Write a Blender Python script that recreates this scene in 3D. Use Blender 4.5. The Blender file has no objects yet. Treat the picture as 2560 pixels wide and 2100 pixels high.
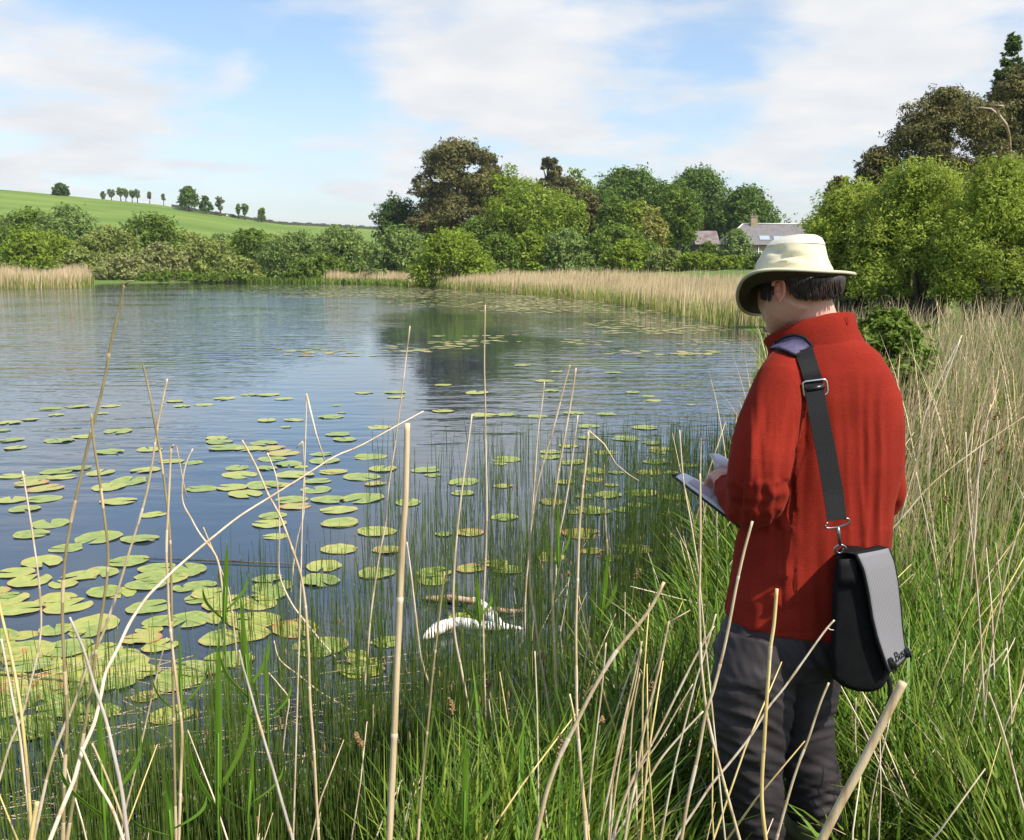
import bpy, bmesh, math, random
import numpy as np
from mathutils import Vector, noise as mnoise
from mathutils.bvhtree import BVHTree

# ------------------------------------------------------------------ camera, sky, sun, exposure
SC = bpy.context.scene
COL = SC.collection
PITCH = math.radians(8.755)
CAMZ = 2.29
F = 2500.0
cam_d = bpy.data.cameras.new('camera'); cam = bpy.data.objects.new('camera', cam_d); COL.objects.link(cam)
cam.location = (0, 0, CAMZ); cam.rotation_euler = (math.radians(90) - PITCH, 0, 0)
cam_d.sensor_width = 36; cam_d.sensor_fit = 'HORIZONTAL'; cam_d.lens = 36 * F / 2560
cam_d.clip_start = 0.05; cam_d.clip_end = 8000
SC.camera = cam
SC.view_settings.view_transform = 'Standard'; SC.view_settings.look = 'None'
SC.view_settings.gamma = 1.0; SC.view_settings.exposure = 0.30
SC.view_settings.use_curve_mapping = False
SC.cycles.max_bounces = 6; SC.cycles.transparent_max_bounces = 12
SC.cycles.diffuse_bounces = 3; SC.cycles.glossy_bounces = 3; SC.cycles.caustics_reflective = False
SC.cycles.caustics_refractive = False
SC.cycles.sample_clamp_indirect = 6

SUNV = Vector((0.66, -0.52, 0.98)).normalized()      # towards the sun
ELEV = math.asin(SUNV.z); AZ = math.atan2(SUNV.x, SUNV.y)
sl = bpy.data.lights.new('sun', 'SUN'); sun = bpy.data.objects.new('sun', sl); COL.objects.link(sun)
sl.energy = 5.0; sl.angle = math.radians(0.55); sl.color = (1.0, 0.94, 0.82)
sun.rotation_euler = (-SUNV).to_track_quat('-Z', 'Y').to_euler()
sun.location = (40, -30, 60)

def ray(u, v):
    a = (u - 1280) / F; b = (1050 - v) / F
    return Vector((a, math.cos(PITCH) + b * math.sin(PITCH), -math.sin(PITCH) + b * math.cos(PITCH)))
def W(u, v, d):
    """point whose forward distance is d on the sight line of photo pixel (u, v)"""
    r = ray(u, v); return Vector((r.x / r.y * d, d, CAMZ + r.z / r.y * d))
def G(u, v, z=0.0):
    r = ray(u, v); t = (z - CAMZ) / r.z
    return Vector((r.x * t, r.y * t, z))
def proj(p):
    x, y, z = p[0], p[1], p[2] - CAMZ
    f = y * math.cos(PITCH) - z * math.sin(PITCH); up = y * math.sin(PITCH) + z * math.cos(PITCH)
    return 1280 + F * x / f, 1050 - F * up / f

# --- node helpers
def nn(t, ty, **k):
    n = t.nodes.new(ty)
    for a, b in k.items():
        if a == 'inp':
            for i, v in b.items(): n.inputs[i].default_value = v
        else: setattr(n, a, b)
    return n
def rgba(c): return (c[0], c[1], c[2], 1)

world = bpy.data.worlds.new('World'); SC.world = world; world.use_nodes = True
wt = world.node_tree; wt.nodes.clear(); L = wt.links.new
sky = nn(wt, 'ShaderNodeTexSky', sky_type='NISHITA', sun_disc=False, sun_elevation=ELEV, sun_rotation=AZ,
         air_density=1.0, dust_density=1.2, ozone_density=1.5)
tc = nn(wt, 'ShaderNodeTexCoord')
nrm = nn(wt, 'ShaderNodeVectorMath', operation='NORMALIZE'); L(tc.outputs['Generated'], nrm.inputs[0])
sep = nn(wt, 'ShaderNodeSeparateXYZ'); L(nrm.outputs[0], sep.inputs[0])
zz = nn(wt, 'ShaderNodeMath', operation='ADD', inp={1: 0.16}); L(sep.outputs[2], zz.inputs[0])
zc = nn(wt, 'ShaderNodeMath', operation='MAXIMUM', inp={1: 0.05}); L(zz.outputs[0], zc.inputs[0])
dx = nn(wt, 'ShaderNodeMath', operation='DIVIDE'); L(sep.outputs[0], dx.inputs[0]); L(zc.outputs[0], dx.inputs[1])
dy = nn(wt, 'ShaderNodeMath', operation='DIVIDE'); L(sep.outputs[1], dy.inputs[0]); L(zc.outputs[0], dy.inputs[1])
cmb = nn(wt, 'ShaderNodeCombineXYZ'); L(dx.outputs[0], cmb.inputs[0]); L(dy.outputs[0], cmb.inputs[1])
cn = nn(wt, 'ShaderNodeTexNoise', inp={'Scale': 2.3, 'Detail': 8.0, 'Roughness': 0.52, 'Distortion': 0.2}); L(cmb.outputs[0], cn.inputs['Vector'])
acc = cn.outputs['Fac']
BL = [(380, 60, .20, -.16), (560, 400, .12, -.08), (980, 180, .12, -.12), (1650, 60, .16, -.12), (900, -480, .40, .26), (1750, -250, .34, .24), (60, 90, .30, .10), (170, 250, .17, .16), (470, 300, .15, .20), (620, 190, .055, .16), (1120, 30, .20, .16), (1330, 90, .12, .10),  # two blobs above the view: unseen clouds added to pale the water
      (1000, 330, .13, .16), (1350, 330, .22, .14), (1600, 250, .10, .14), (1090, 190, .04, .12), (2350, 150, .34, .22), (2080, 130, .14, .12), (1900, 300, .12, .16),
      (100, 400, .16, .10), (700, 80, .15, -.20), (420, 120, .10, -.10), (780, 270, .10, -.12), (1640, 130, .17, -.20), (1900, 30, .10, -.14)]
for (u, v, r, a) in BL:
    c = ray(u, v).normalized()
    ds = nn(wt, 'ShaderNodeVectorMath', operation='DISTANCE'); L(nrm.outputs[0], ds.inputs[0]); ds.inputs[1].default_value = c
    mr = nn(wt, 'ShaderNodeMapRange', interpolation_type='SMOOTHSTEP', inp={1: 0.0, 2: r, 3: a * .85, 4: 0.0}); L(ds.outputs['Value'], mr.inputs[0])
    ad = nn(wt, 'ShaderNodeMath', operation='ADD'); L(acc, ad.inputs[0]); L(mr.outputs[0], ad.inputs[1]); acc = ad.outputs[0]
cov = nn(wt, 'ShaderNodeMapRange', interpolation_type='SMOOTHSTEP', inp={1: 0.45, 2: 0.80, 3: 0.03, 4: 1.0}); L(acc, cov.inputs[0])
# the low sky is milky
hz = nn(wt, 'ShaderNodeMapRange', interpolation_type='SMOOTHSTEP', inp={1: -0.02, 2: 0.22, 3: 0.52, 4: 0.0}); L(sep.outputs[2], hz.inputs[0])
mx = nn(wt, 'ShaderNodeMath', operation='MAXIMUM'); L(cov.outputs[0], mx.inputs[0]); L(hz.outputs[0], mx.inputs[1])
cn2 = nn(wt, 'ShaderNodeTexNoise', inp={'Scale': 3.2, 'Detail': 5.0, 'Roughness': 0.5}); L(cmb.outputs[0], cn2.inputs['Vector'])
cr = nn(wt, 'ShaderNodeValToRGB'); L(cn2.outputs['Fac'], cr.inputs[0])
cr.color_ramp.elements[0].position = .33; cr.color_ramp.elements[0].color = (7.9, 8.2, 8.6, 1)
cr.color_ramp.elements[1].position = .68; cr.color_ramp.elements[1].color = (9.3, 9.3, 9.35, 1)
skc = nn(wt, 'ShaderNodeMix', data_type='RGBA', blend_type='MULTIPLY', inp={0: 1.0}); L(sky.outputs[0], skc.inputs[6]); skc.inputs[7].default_value = (1.85, 1.9, 1.95, 1)
mixc = nn(wt, 'ShaderNodeMix', data_type='RGBA'); L(mx.outputs[0], mixc.inputs[0]); L(skc.outputs[2], mixc.inputs[6]); L(cr.outputs[0], mixc.inputs[7])
bg = nn(wt, 'ShaderNodeBackground', inp={'Strength': 0.084}); L(mixc.outputs[2], bg.inputs[0])
wo = nn(wt, 'ShaderNodeOutputWorld'); L(bg.outputs[0], wo.inputs[0])

# ------------------------------------------------------------------ materials
def newmat(name):
    m = bpy.data.materials.new(name); m.use_nodes = True; t = m.node_tree
    return m, t, t.nodes['Principled BSDF'], t.nodes['Material Output']
def noisy(name, c1, c2, scale=5, rough=.8, bump=0.0, bscale=None, coord='Object', stretch=(1, 1, 1), detail=5, spec=.3, lo=.35, hi=.65, bdist=.01):
    m, t, b, o = newmat(name); L = t.links.new
    tcn = nn(t, 'ShaderNodeTexCoord'); mp = nn(t, 'ShaderNodeMapping', inp={'Scale': stretch}); L(tcn.outputs[coord], mp.inputs[0])
    n = nn(t, 'ShaderNodeTexNoise', inp={'Scale': scale, 'Detail': detail}); L(mp.outputs[0], n.inputs['Vector'])
    r = nn(t, 'ShaderNodeValToRGB'); L(n.outputs['Fac'], r.inputs[0])
    r.color_ramp.elements[0].position = lo; r.color_ramp.elements[0].color = rgba(c1)
    r.color_ramp.elements[1].position = hi; r.color_ramp.elements[1].color = rgba(c2)
    L(r.outputs[0], b.inputs['Base Color']); b.inputs['Roughness'].default_value = rough
    b.inputs['Specular IOR Level'].default_value = spec
    if bump:
        n2 = nn(t, 'ShaderNodeTexNoise', inp={'Scale': bscale or scale * 4, 'Detail': 4}); L(mp.outputs[0], n2.inputs['Vector'])
        bp = nn(t, 'ShaderNodeBump', inp={'Strength': bump, 'Distance': bdist}); L(n2.outputs['Fac'], bp.inputs['Height']); L(bp.outputs[0], b.inputs['Normal'])
    return m
def leafmat(name, c1, c2, c3, trans=.35, rough=.55, spec=.25, clump=1.0, shade_scale=.6):
    """foliage: colour varies leaf by leaf and clump by clump, light passes through the blades"""
    m, t, b, o = newmat(name); L = t.links.new
    g = nn(t, 'ShaderNodeNewGeometry'); r = nn(t, 'ShaderNodeValToRGB'); L(g.outputs['Random Per Island'], r.inputs[0])
    r.color_ramp.elements[0].color = rgba(c1); r.color_ramp.elements[1].color = rgba(c3)
    e = r.color_ramp.elements.new(.5); e.color = rgba(c2)
    tcn = nn(t, 'ShaderNodeTexCoord'); n = nn(t, 'ShaderNodeTexNoise', inp={'Scale': shade_scale, 'Detail': 3}); L(tcn.outputs['Object'], n.inputs['Vector'])
    mr = nn(t, 'ShaderNodeMapRange', inp={1: .3, 2: .7, 3: 1 - .35 * clump, 4: 1 + .3 * clump}); L(n.outputs['Fac'], mr.inputs[0])
    mm = nn(t, 'ShaderNodeMix', data_type='RGBA', blend_type='MULTIPLY', inp={0: 1.0}); L(r.outputs[0], mm.inputs[6]); L(mr.outputs[0], mm.inputs[7])
    L(mm.outputs[2], b.inputs['Base Color']); b.inputs['Roughness'].default_value = rough; b.inputs['Specular IOR Level'].default_value = spec
    tr = nn(t, 'ShaderNodeBsdfTranslucent'); L(mm.outputs[2], tr.inputs[0])
    ms = nn(t, 'ShaderNodeMixShader', inp={0: trans}); L(b.outputs[0], ms.inputs[1]); L(tr.outputs[0], ms.inputs[2]); L(ms.outputs[0], o.inputs[0])
    return m
M = {}
M['grass'] = leafmat('grass_blades', (.040, .088, .006), (.092, .165, .013), (.25, .31, .045), .25, .45, .2)
M['grass_far'] = leafmat('grass_far', (.07, .15, .014), (.13, .22, .025), (.24, .31, .055), .3, .5, .15)
M['straw'] = leafmat('dry_straw', (.56, .42, .22), (.70, .56, .33), (.42, .30, .14), .15, .6, .2, .4)
M['rush'] = leafmat('rush_green', (.040, .085, .012), (.085, .15, .020), (.16, .21, .045), .1, .45, .4)
M['reedleaf'] = leafmat('reed_leaf', (.12, .26, .02), (.17, .33, .03), (.22, .38, .05), .45, .4, .4, .3)
M['reedfar'] = leafmat('reed_bed_dead', (.60, .46, .27), (.70, .55, .34), (.46, .33, .18), .2, .7, .1, .5, .12)
M['reedfargreen'] = leafmat('reed_bed_green', (.20, .26, .05), (.30, .34, .08), (.36, .36, .12), .3, .6, .1, .5, .12)
M['spike'] = noisy('rush_spikelet', (.20, .11, .05), (.36, .24, .12), 300, .7)
M['sedge'] = noisy('sedge_flower', (.10, .055, .02), (.40, .26, .11), 160, .8)
def stalkmat(name, c1, c2, c3):
    m, t, b, o = newmat(name); L = t.links.new
    tcn = nn(t, 'ShaderNodeTexCoord'); mp = nn(t, 'ShaderNodeMapping', inp={'Scale': (60, 60, 5)}); L(tcn.outputs['Object'], mp.inputs[0])
    n = nn(t, 'ShaderNodeTexNoise', inp={'Scale': 1.6, 'Detail': 6, 'Roughness': .65}); L(mp.outputs[0], n.inputs['Vector'])
    r = nn(t, 'ShaderNodeValToRGB'); L(n.outputs['Fac'], r.inputs[0])
    r.color_ramp.elements[0].position = .3; r.color_ramp.elements[0].color = rgba(c1)
    r.color_ramp.elements[1].position = .7; r.color_ramp.elements[1].color = rgba(c3)
    e = r.color_ramp.elements.new(.47); e.color = rgba(c2)
    L(r.outputs[0], b.inputs['Base Color']); b.inputs['Roughness'].default_value = .5; b.inputs['Specular IOR Level'].default_value = .35
    bp = nn(t, 'ShaderNodeBump', inp={'Strength': .4, 'Distance': .002}); L(n.outputs['Fac'], bp.inputs['Height']); L(bp.outputs[0], b.inputs['Normal'])
    return m
M['reed_tan'] = stalkmat('reed_tan', (.34, .22, .11), (.55, .41, .24), (.70, .58, .38))
M['reed_pale'] = stalkmat('reed_pale', (.48, .34, .22), (.68, .54, .38), (.80, .70, .54))
M['reed_olive'] = stalkmat('reed_olive', (.16, .12, .05), (.28, .22, .10), (.38, .31, .17))
M['reed_yellow'] = stalkmat('reed_yellow', (.50, .32, .10), (.70, .52, .20), (.80, .66, .34))
M['reed_grey'] = stalkmat('reed_grey', (.26, .21, .17), (.46, .39, .33), (.62, .56, .50))
M['bark'] = noisy('bark', (.07, .055, .04), (.17, .14, .11), 4, .9, .6, 18, bdist=.05)
M['bark_pink'] = noisy('bare_limb', (.42, .27, .20), (.62, .45, .36), 4, .8)
M['drift'] = noisy('bleached_wood', (.50, .30, .18), (.92, .88, .83), 9, .7, .6, 40, lo=.36, hi=.44)
M['driftbrown'] = noisy('brown_wood', (.34, .20, .11), (.62, .45, .30), 10, .7, .5, 30)
LEAF = {
 'dark':   leafmat('leaf_dark', (.035, .075, .012), (.065, .12, .018), (.11, .18, .026), .25),
 'beech':  leafmat('leaf_beech', (.055, .11, .012), (.10, .18, .018), (.18, .28, .032), .3),
 'mid':    leafmat('leaf_mid', (.10, .17, .018), (.155, .235, .028), (.23, .32, .045), .35),
 'bright': leafmat('leaf_bright', (.16, .24, .018), (.24, .33, .028), (.35, .44, .05), .4),
 'lime':   leafmat('leaf_lime', (.22, .29, .03), (.33, .41, .05), (.47, .54, .09), .42, clump=.8),
 'willow': leafmat('leaf_willow', (.15, .23, .05), (.22, .31, .075), (.30, .39, .11), .35),
 'olive':  leafmat('leaf_olive', (.20, .25, .055), (.28, .33, .075), (.36, .41, .11), .35),
 'brown':  leafmat('leaf_brown', (.24, .26, .08), (.33, .34, .115), (.40, .41, .17), .3),
 'pine':   leafmat('needle_brown', (.085, .085, .024), (.145, .135, .038), (.22, .195, .055), .25),
 'pineg':  leafmat('needle_green', (.05, .09, .02), (.10, .16, .035), (.16, .23, .05), .25),
 'yellow': leafmat('leaf_yellow', (.24, .25, .04), (.40, .38, .08), (.50, .48, .16), .35),
 'pale':   leafmat('leaf_pale', (.20, .24, .10), (.27, .31, .15), (.34, .38, .20), .35),
}
def plain(name, c, rough=.6, metal=0.0, spec=.5):
    m, t, b, o = newmat(name); b.inputs['Base Color'].default_value = rgba(c); b.inputs['Roughness'].default_value = rough
    b.inputs['Metallic'].default_value = metal; b.inputs['Specular IOR Level'].default_value = spec; return m

# ------------------------------------------------------------------ mesh helpers
def link(name, me, mat=None, parent=None):
    o = bpy.data.objects.new(name, me); COL.objects.link(o)
    if mat is not None:
        for mm in (mat if isinstance(mat, (list, tuple)) else [mat]): me.materials.append(mm)
    if parent is not None: o.parent = parent
    return o
def tag(o, label=None, cat=None, group=None, kind=None):
    if label: o['label'] = label
    if cat: o['category'] = cat
    if group: o['group'] = group
    if kind: o['kind'] = kind
    return o
def empty(name, loc, label=None, cat=None, group=None):
    o = bpy.data.objects.new(name, None); COL.objects.link(o); o.location = loc; o.empty_display_size = .1
    return tag(o, label, cat, group)
def mesh_np(name, V, Fq, smooth=False, midx=None):
    V = np.asarray(V, dtype=np.float32); Fq = np.asarray(Fq, dtype=np.int32); k = Fq.shape[1]
    me = bpy.data.meshes.new(name); me.vertices.add(len(V)); me.vertices.foreach_set('co', V.ravel())
    me.loops.add(Fq.size); me.loops.foreach_set('vertex_index', Fq.ravel())
    me.polygons.add(len(Fq)); me.polygons.foreach_set('loop_start', np.arange(0, Fq.size, k, dtype=np.int32))
    me.polygons.foreach_set('loop_total', np.full(len(Fq), k, dtype=np.int32))
    if midx is not None: me.polygons.foreach_set('material_index', np.asarray(midx, dtype=np.int32))
    me.update(calc_edges=True); me.validate()
    if smooth: me.polygons.foreach_set('use_smooth', np.ones(len(Fq), dtype=bool))
    return me
def setparent_local(V, origin): return np.asarray(V, dtype=np.float32) - np.asarray(origin, dtype=np.float32)

class MB:
    """collects shapes in world space, builds one mesh"""
    def __init__(s): s.v = []; s.f = []
    def add(s, vs, fs):
        n = len(s.v); s.v += [tuple(p) for p in vs]; s.f += [tuple(i + n for i in f) for f in fs]; return s
    def tube(s, pts, rad, sides=8, cap=True, flat=1.0, updir=None):
        pts = [Vector(p) for p in pts]; n = len(pts)
        if not hasattr(rad, '__len__'): rad = [rad] * n
        vs = []; prev = None
        for i, p in enumerate(pts):
            t = (pts[min(i + 1, n - 1)] - pts[max(i - 1, 0)])
            if t.length < 1e-9: t = Vector((0, 0, 1))
            t.normalize()
            if prev is None:
                a = Vector(updir) if updir else Vector((1, 0, 0)) if abs(t.x) < .9 else Vector((0, 1, 0))
            else: a = prev
            a = (a - t * a.dot(t)).normalized(); prev = a; b = t.cross(a)
            for k in range(sides):
                an = 2 * math.pi * k / sides
                vs.append(p + a * (math.cos(an) * rad[i]) + b * (math.sin(an) * rad[i] * flat))
        fs = []
        for i in range(n - 1):
            for k in range(sides):
                k2 = (k + 1) % sides; fs.append((i * sides + k, i * sides + k2, (i + 1) * sides + k2, (i + 1) * sides + k))
        if cap: fs.append(tuple(range(sides))[::-1]); fs.append(tuple((n - 1) * sides + k for k in range(sides)))
        return s.add(vs, fs)
    def loft(s, rings, cap=True, close=True):
        n = len(rings[0]); vs = [p for r in rings for p in r]; fs = []
        for i in range(len(rings) - 1):
            for k in range(n if close else n - 1):
                k2 = (k + 1) % n; fs.append((i * n + k, i * n + k2, (i + 1) * n + k2, (i + 1) * n + k))
        if cap: fs.append(tuple(range(n))[::-1]); fs.append(tuple((len(rings) - 1) * n + k for k in range(n)))
        return s.add(vs, fs)
    def ell(s, c, rx, ry, rz, seg=20, rot=None):
        c = Vector(c); rings = []
        for i in range(1, seg // 2):
            th = math.pi * i / (seg // 2); r = []
            for k in range(seg):
                ph = 2 * math.pi * k / seg
                p = Vector((rx * math.sin(th) * math.cos(ph), ry * math.sin(th) * math.sin(ph), -rz * math.cos(th)))
                if rot: p = rot @ p
                r.append(c + p)
            rings.append(r)
        return s.loft(rings)
    def box(s, c, sx, sy, sz, rz=0.0):
        vs = []
        for dz in (-1, 1):
            for dx, dy in ((-1, -1), (1, -1), (1, 1), (-1, 1)):
                x, y = dx * sx / 2, dy * sy / 2
                vs.append((c[0] + x * math.cos(rz) - y * math.sin(rz), c[1] + x * math.sin(rz) + y * math.cos(rz), c[2] + dz * sz / 2))
        return s.add(vs, [(3, 2, 1, 0), (4, 5, 6, 7), (0, 1, 5, 4), (1, 2, 6, 5), (2, 3, 7, 6), (3, 0, 4, 7)])
    def grid(s, rows, thick=0.0, ndir=None):
        """surface through rows of points; with thick it becomes a closed slab"""
        R = len(rows); C = len(rows[0]); rows = [[Vector(p) for p in r] for r in rows]
        if not thick:
            return s.add([p for r in rows for p in r], [(i * C + j, i * C + j + 1, (i + 1) * C + j + 1, (i + 1) * C + j) for i in range(R - 1) for j in range(C - 1)])
        top = []; bot = []
        for i in range(R):
            for j in range(C):
                a = rows[min(i + 1, R - 1)][j] - rows[max(i - 1, 0)][j]; b = rows[i][min(j + 1, C - 1)] - rows[i][max(j - 1, 0)]
                nv = a.cross(b); nv = nv.normalized() if nv.length > 1e-9 else Vector((0, 0, 1))
                top.append(rows[i][j] + nv * thick / 2); bot.append(rows[i][j] - nv * thick / 2)
        n = R * C; fs = []
        for i in range(R - 1):
            for j in range(C - 1):
                a, b, c, d = i * C + j, i * C + j + 1, (i + 1) * C + j + 1, (i + 1) * C + j
                fs.append((a, b, c, d)); fs.append((n + d, n + c, n + b, n + a))
        edge = [j for j in range(C)] + [i * C + C - 1 for i in range(1, R)] + [(R - 1) * C + j for j in range(C - 2, -1, -1)] + [i * C for i in range(R - 2, 0, -1)]
        for k in range(len(edge)):
            a, b = edge[k], edge[(k + 1) % len(edge)]; fs.append((b, a, n + a, n + b))
        return s.add(top + bot, fs)
    def mesh(s, name, origin=(0, 0, 0), smooth=True):
        me = bpy.data.meshes.new(name); o = Vector(origin)
        me.from_pydata([tuple(Vector(p) - o) for p in s.v], [], s.f); me.update()
        if smooth: me.polygons.foreach_set('use_smooth', [True] * len(me.polygons))
        return me
    def build(s, name, mat, parent=None, smooth=True):
        org = parent_origin(parent) if parent is not None else Vector((0, 0, 0))
        return link(name, s.mesh(name, org, smooth), mat, parent)
def parent_origin(p):
    o = Vector((0, 0, 0))
    while p is not None: o += Vector(p.location); p = p.parent
    return o
def voxel(mb, size, smooth_it=4, smooth_f=.6):
    """fuse overlapping closed shapes into one continuous skin"""
    me = mb.mesh('tmp'); o = bpy.data.objects.new('tmp', me); COL.objects.link(o)
    bm = bmesh.new(); bm.from_mesh(me); bmesh.ops.recalc_face_normals(bm, faces=bm.faces); bm.to_mesh(me); bm.free()
    r = o.modifiers.new('r', 'REMESH'); r.mode = 'VOXEL'; r.voxel_size = size
    if smooth_it: q = o.modifiers.new('s', 'SMOOTH'); q.iterations = smooth_it; q.factor = smooth_f
    dg = bpy.context.evaluated_depsgraph_get(); dg.update()
    out = bpy.data.meshes.new_from_object(o.evaluated_get(dg)); bpy.data.objects.remove(o)
    return out
def displace(me, fn):
    n = len(me.vertices); co = np.empty(n * 3, dtype=np.float32); me.vertices.foreach_get('co', co); co = co.reshape(-1, 3)
    no = np.empty(n * 3, dtype=np.float32); me.vertices.foreach_get('normal', no); no = no.reshape(-1, 3)
    out = co.copy()
    for i in range(n):
        out[i] += no[i] * fn(co[i], no[i])
    me.vertices.foreach_set('co', out.ravel()); me.update()
    me.polygons.foreach_set('use_smooth', [True] * len(me.polygons))

def ribbons(P, az, lean, length, width, nseg=4, curve=1.0, rng=None, face=None):
    """flat tapering blades. P (N,3) bases; az lean direction; lean angle at tip"""
    N = len(P); t = np.linspace(0, 1, nseg + 1)[None, :]
    ang = lean[:, None] * (0.25 + 0.75 * curve * t)
    seg = (length / nseg)[:, None]
    hs = np.concatenate([np.zeros((N, 1)), np.cumsum(np.sin(ang[:, 1:]) * seg, 1)], 1)
    vs = np.concatenate([np.zeros((N, 1)), np.cumsum(np.cos(ang[:, 1:]) * seg, 1)], 1)
    X = P[:, 0:1] + hs * np.cos(az)[:, None]; Y = P[:, 1:2] + hs * np.sin(az)[:, None]; Z = P[:, 2:3] + vs
    fa = face if face is not None else az + np.pi / 2
    w = width[:, None] * 0.5 * np.clip(1.15 * (1 - t ** 2.2), .06, 1)
    wx = np.cos(fa)[:, None] * w; wy = np.sin(fa)[:, None] * w
    A = np.stack([X - wx, Y - wy, Z], -1); B = np.stack([X + wx, Y + wy, Z], -1)
    V = np.stack([A, B], 2).reshape(-1, 3); K = 2 * (nseg + 1)
    b = (np.arange(N) * K)[:, None, None]; s = (np.arange(nseg) * 2)[None, :, None]
    Fq = (b + s + np.array([0, 1, 3, 2])[None, None, :]).reshape(-1, 4)
    return V, Fq
def stems(P, az, lean, length, rad, nseg=2, sides=3, tip=.5):
    N = len(P); t = np.linspace(0, 1, nseg + 1)[None, :]
    h = np.sin(lean)[:, None] * length[:, None] * t ** 1.3; v = np.cos(lean)[:, None] * length[:, None] * t
    X = P[:, 0:1] + h * np.cos(az)[:, None]; Y = P[:, 1:2] + h * np.sin(az)[:, None]; Z = P[:, 2:3] + v
    r = rad[:, None] * (1 - (1 - tip) * t)
    a = np.arange(sides) * 2 * np.pi / sides + .5
    V = np.stack([X[..., None] + r[..., None] * np.cos(a), Y[..., None] + r[..., None] * np.sin(a), np.repeat(Z[..., None], sides, -1)], -1).reshape(-1, 3)
    K = sides * (nseg + 1); fs = []
    for s in range(nseg):
        for k in range(sides):
            k2 = (k + 1) % sides; fs.append([s * sides + k, s * sides + k2, (s + 1) * sides + k2, (s + 1) * sides + k])
    Fq = ((np.arange(N) * K)[:, None, None] + np.array(fs)[None]).reshape(-1, 4)
    return V, Fq
def join(parts):
    Vs = []; Fs = []; n = 0
    for V, Fq in parts: Vs.append(V); Fs.append(Fq + n); n += len(V)
    return np.concatenate(Vs), np.concatenate(Fs)

# ------------------------------------------------------------------ the ground, the lake, the hill
SHORE_PX = [(1180, 2150), (1410, 1850), (1570, 1620), (1680, 1420), (1800, 1240), (1850, 1120), (1880, 1000), (1900, 890), (1900, 838), (1790, 803),
            (1650, 776), (1500, 752), (1300, 735), (1100, 720), (900, 709), (700, 706), (540, 705.5), (300, 708), (232, 713), (196, 720), (0, 722)]
lake = [(-90, -30), (-12, -4), (-5.5, 1.0), (-3.2, 2.1), (-1.6, 2.7)] + [tuple(G(u, v)[:2]) for u, v in SHORE_PX] + [(-75, 98), (-110, 60)]
LP = np.array(lake)
def lake_sd(x, y):
    """distance from the lake's edge, positive on land"""
    x = np.asarray(x, float); y = np.asarray(y, float); A = LP; B = np.roll(LP, -1, 0)
    best = np.full(x.shape, 1e9); inside = np.zeros(x.shape, bool)
    for (ax, ay), (bx, by) in zip(A, B):
        ex, ey = bx - ax, by - ay; t = np.clip(((x - ax) * ex + (y - ay) * ey) / (ex * ex + ey * ey), 0, 1)
        best = np.minimum(best, np.hypot(x - ax - t * ex, y - ay - t * ey))
        c = ((ay > y) != (by > y)); xi = ax + (y - ay) * ex / (ey if abs(ey) > 1e-9 else 1e-9); inside ^= c & (x < xi)
    return np.where(inside, -best, best)
def sm(t): t = np.clip(t, 0, 1); return t * t * (3 - 2 * t)
def ground_z(x, y):
    x = np.asarray(x, float); y = np.asarray(y, float); d = lake_sd(x, y)
    near = sm((32 - y) / 20)
    land = .02 + .46 * sm(d / .8) * near + (1 - near) * (.25 * sm(d / 6) + 1.1 * sm((d - 6) / 30)) + near * .25 * sm((x - 3) / 8)
    land = land + .03 * np.sin(x * 2.1 + 1) * np.cos(y * 1.7) * sm(d) + .9 * sm((y - 35) / 60) * sm((d - 8) / 30)
    bed = -.04 - .45 * sm(-d / 1.8)
    return np.where(d > 0, land, bed)
def gz(x, y): return float(ground_z(np.array([x]), np.array([y]))[0])
RX = [-320, -226, -155, -127, -102, -64, -20, 40, 120, 300]; RZ = [38, 35.5, 29.3, 24.3, 20.3, 18.6, 16, 12, 9, 7]
def hill_z(x, y):
    H = np.interp(np.asarray(x) * 450 / np.maximum(np.asarray(y), 60), RX, RZ)
    t = (np.asarray(y) - 185) / 265.0; p = np.where(t < 1, sm(t * .5 + .0) * 2 * (.55) + .45 * np.clip(t, 0, 1) ** 1.0, 1)
    p = np.where(t < 0, 0, p); fall = np.where(t > 1, 1 - sm((t - 1) / 2.2), 1)
    return .4 + (H - .4) * p * fall + .25 * np.sin(np.asarray(x) * .05) * np.clip(t, 0, 1)
def heightfield(name, xs, ys, zf, mat, label, smooth=True):
    X, Y = np.meshgrid(xs, ys); Z = zf(X, Y); V = np.stack([X, Y, Z], -1).reshape(-1, 3); nx = len(xs); ny = len(ys)
    i = (np.arange(ny - 1)[:, None] * nx + np.arange(nx - 1)[None, :]).ravel()
    Fq = np.stack([i, i + 1, i + 1 + nx, i + nx], -1)
    o = link(name, mesh_np(name, V, Fq, smooth), mat); return tag(o, label, None, None, 'structure')
def steps(*segs):
    out = []
    for a, b, s in segs: out += list(np.arange(a, b, s))
    return np.array(out + [segs[-1][1]])
M['soil'] = noisy('bank_soil', (.018, .022, .008), (.04, .045, .015), 3, .95, .5, 30)
m = M['soil']; t = m.node_tree; L = t.links.new; pb = t.nodes['Principled BSDF']; src = pb.inputs['Base Color'].links[0].from_socket
gp = nn(t, 'ShaderNodeNewGeometry'); gd_ = nn(t, 'ShaderNodeVectorMath', operation='DISTANCE'); L(gp.outputs['Position'], gd_.inputs[0]); gd_.inputs[1].default_value = (1, 5, 0)
gn = nn(t, 'ShaderNodeTexNoise', inp={'Scale': .6, 'Detail': 8, 'Roughness': .7}); L(gp.outputs['Position'], gn.inputs['Vector'])
gr_ = nn(t, 'ShaderNodeValToRGB'); L(gn.outputs['Fac'], gr_.inputs[0]); gr_.color_ramp.elements[0].position = .35; gr_.color_ramp.elements[0].color = (.06, .11, .015, 1); gr_.color_ramp.elements[1].position = .65; gr_.color_ramp.elements[1].color = (.15, .21, .04, 1)
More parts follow.
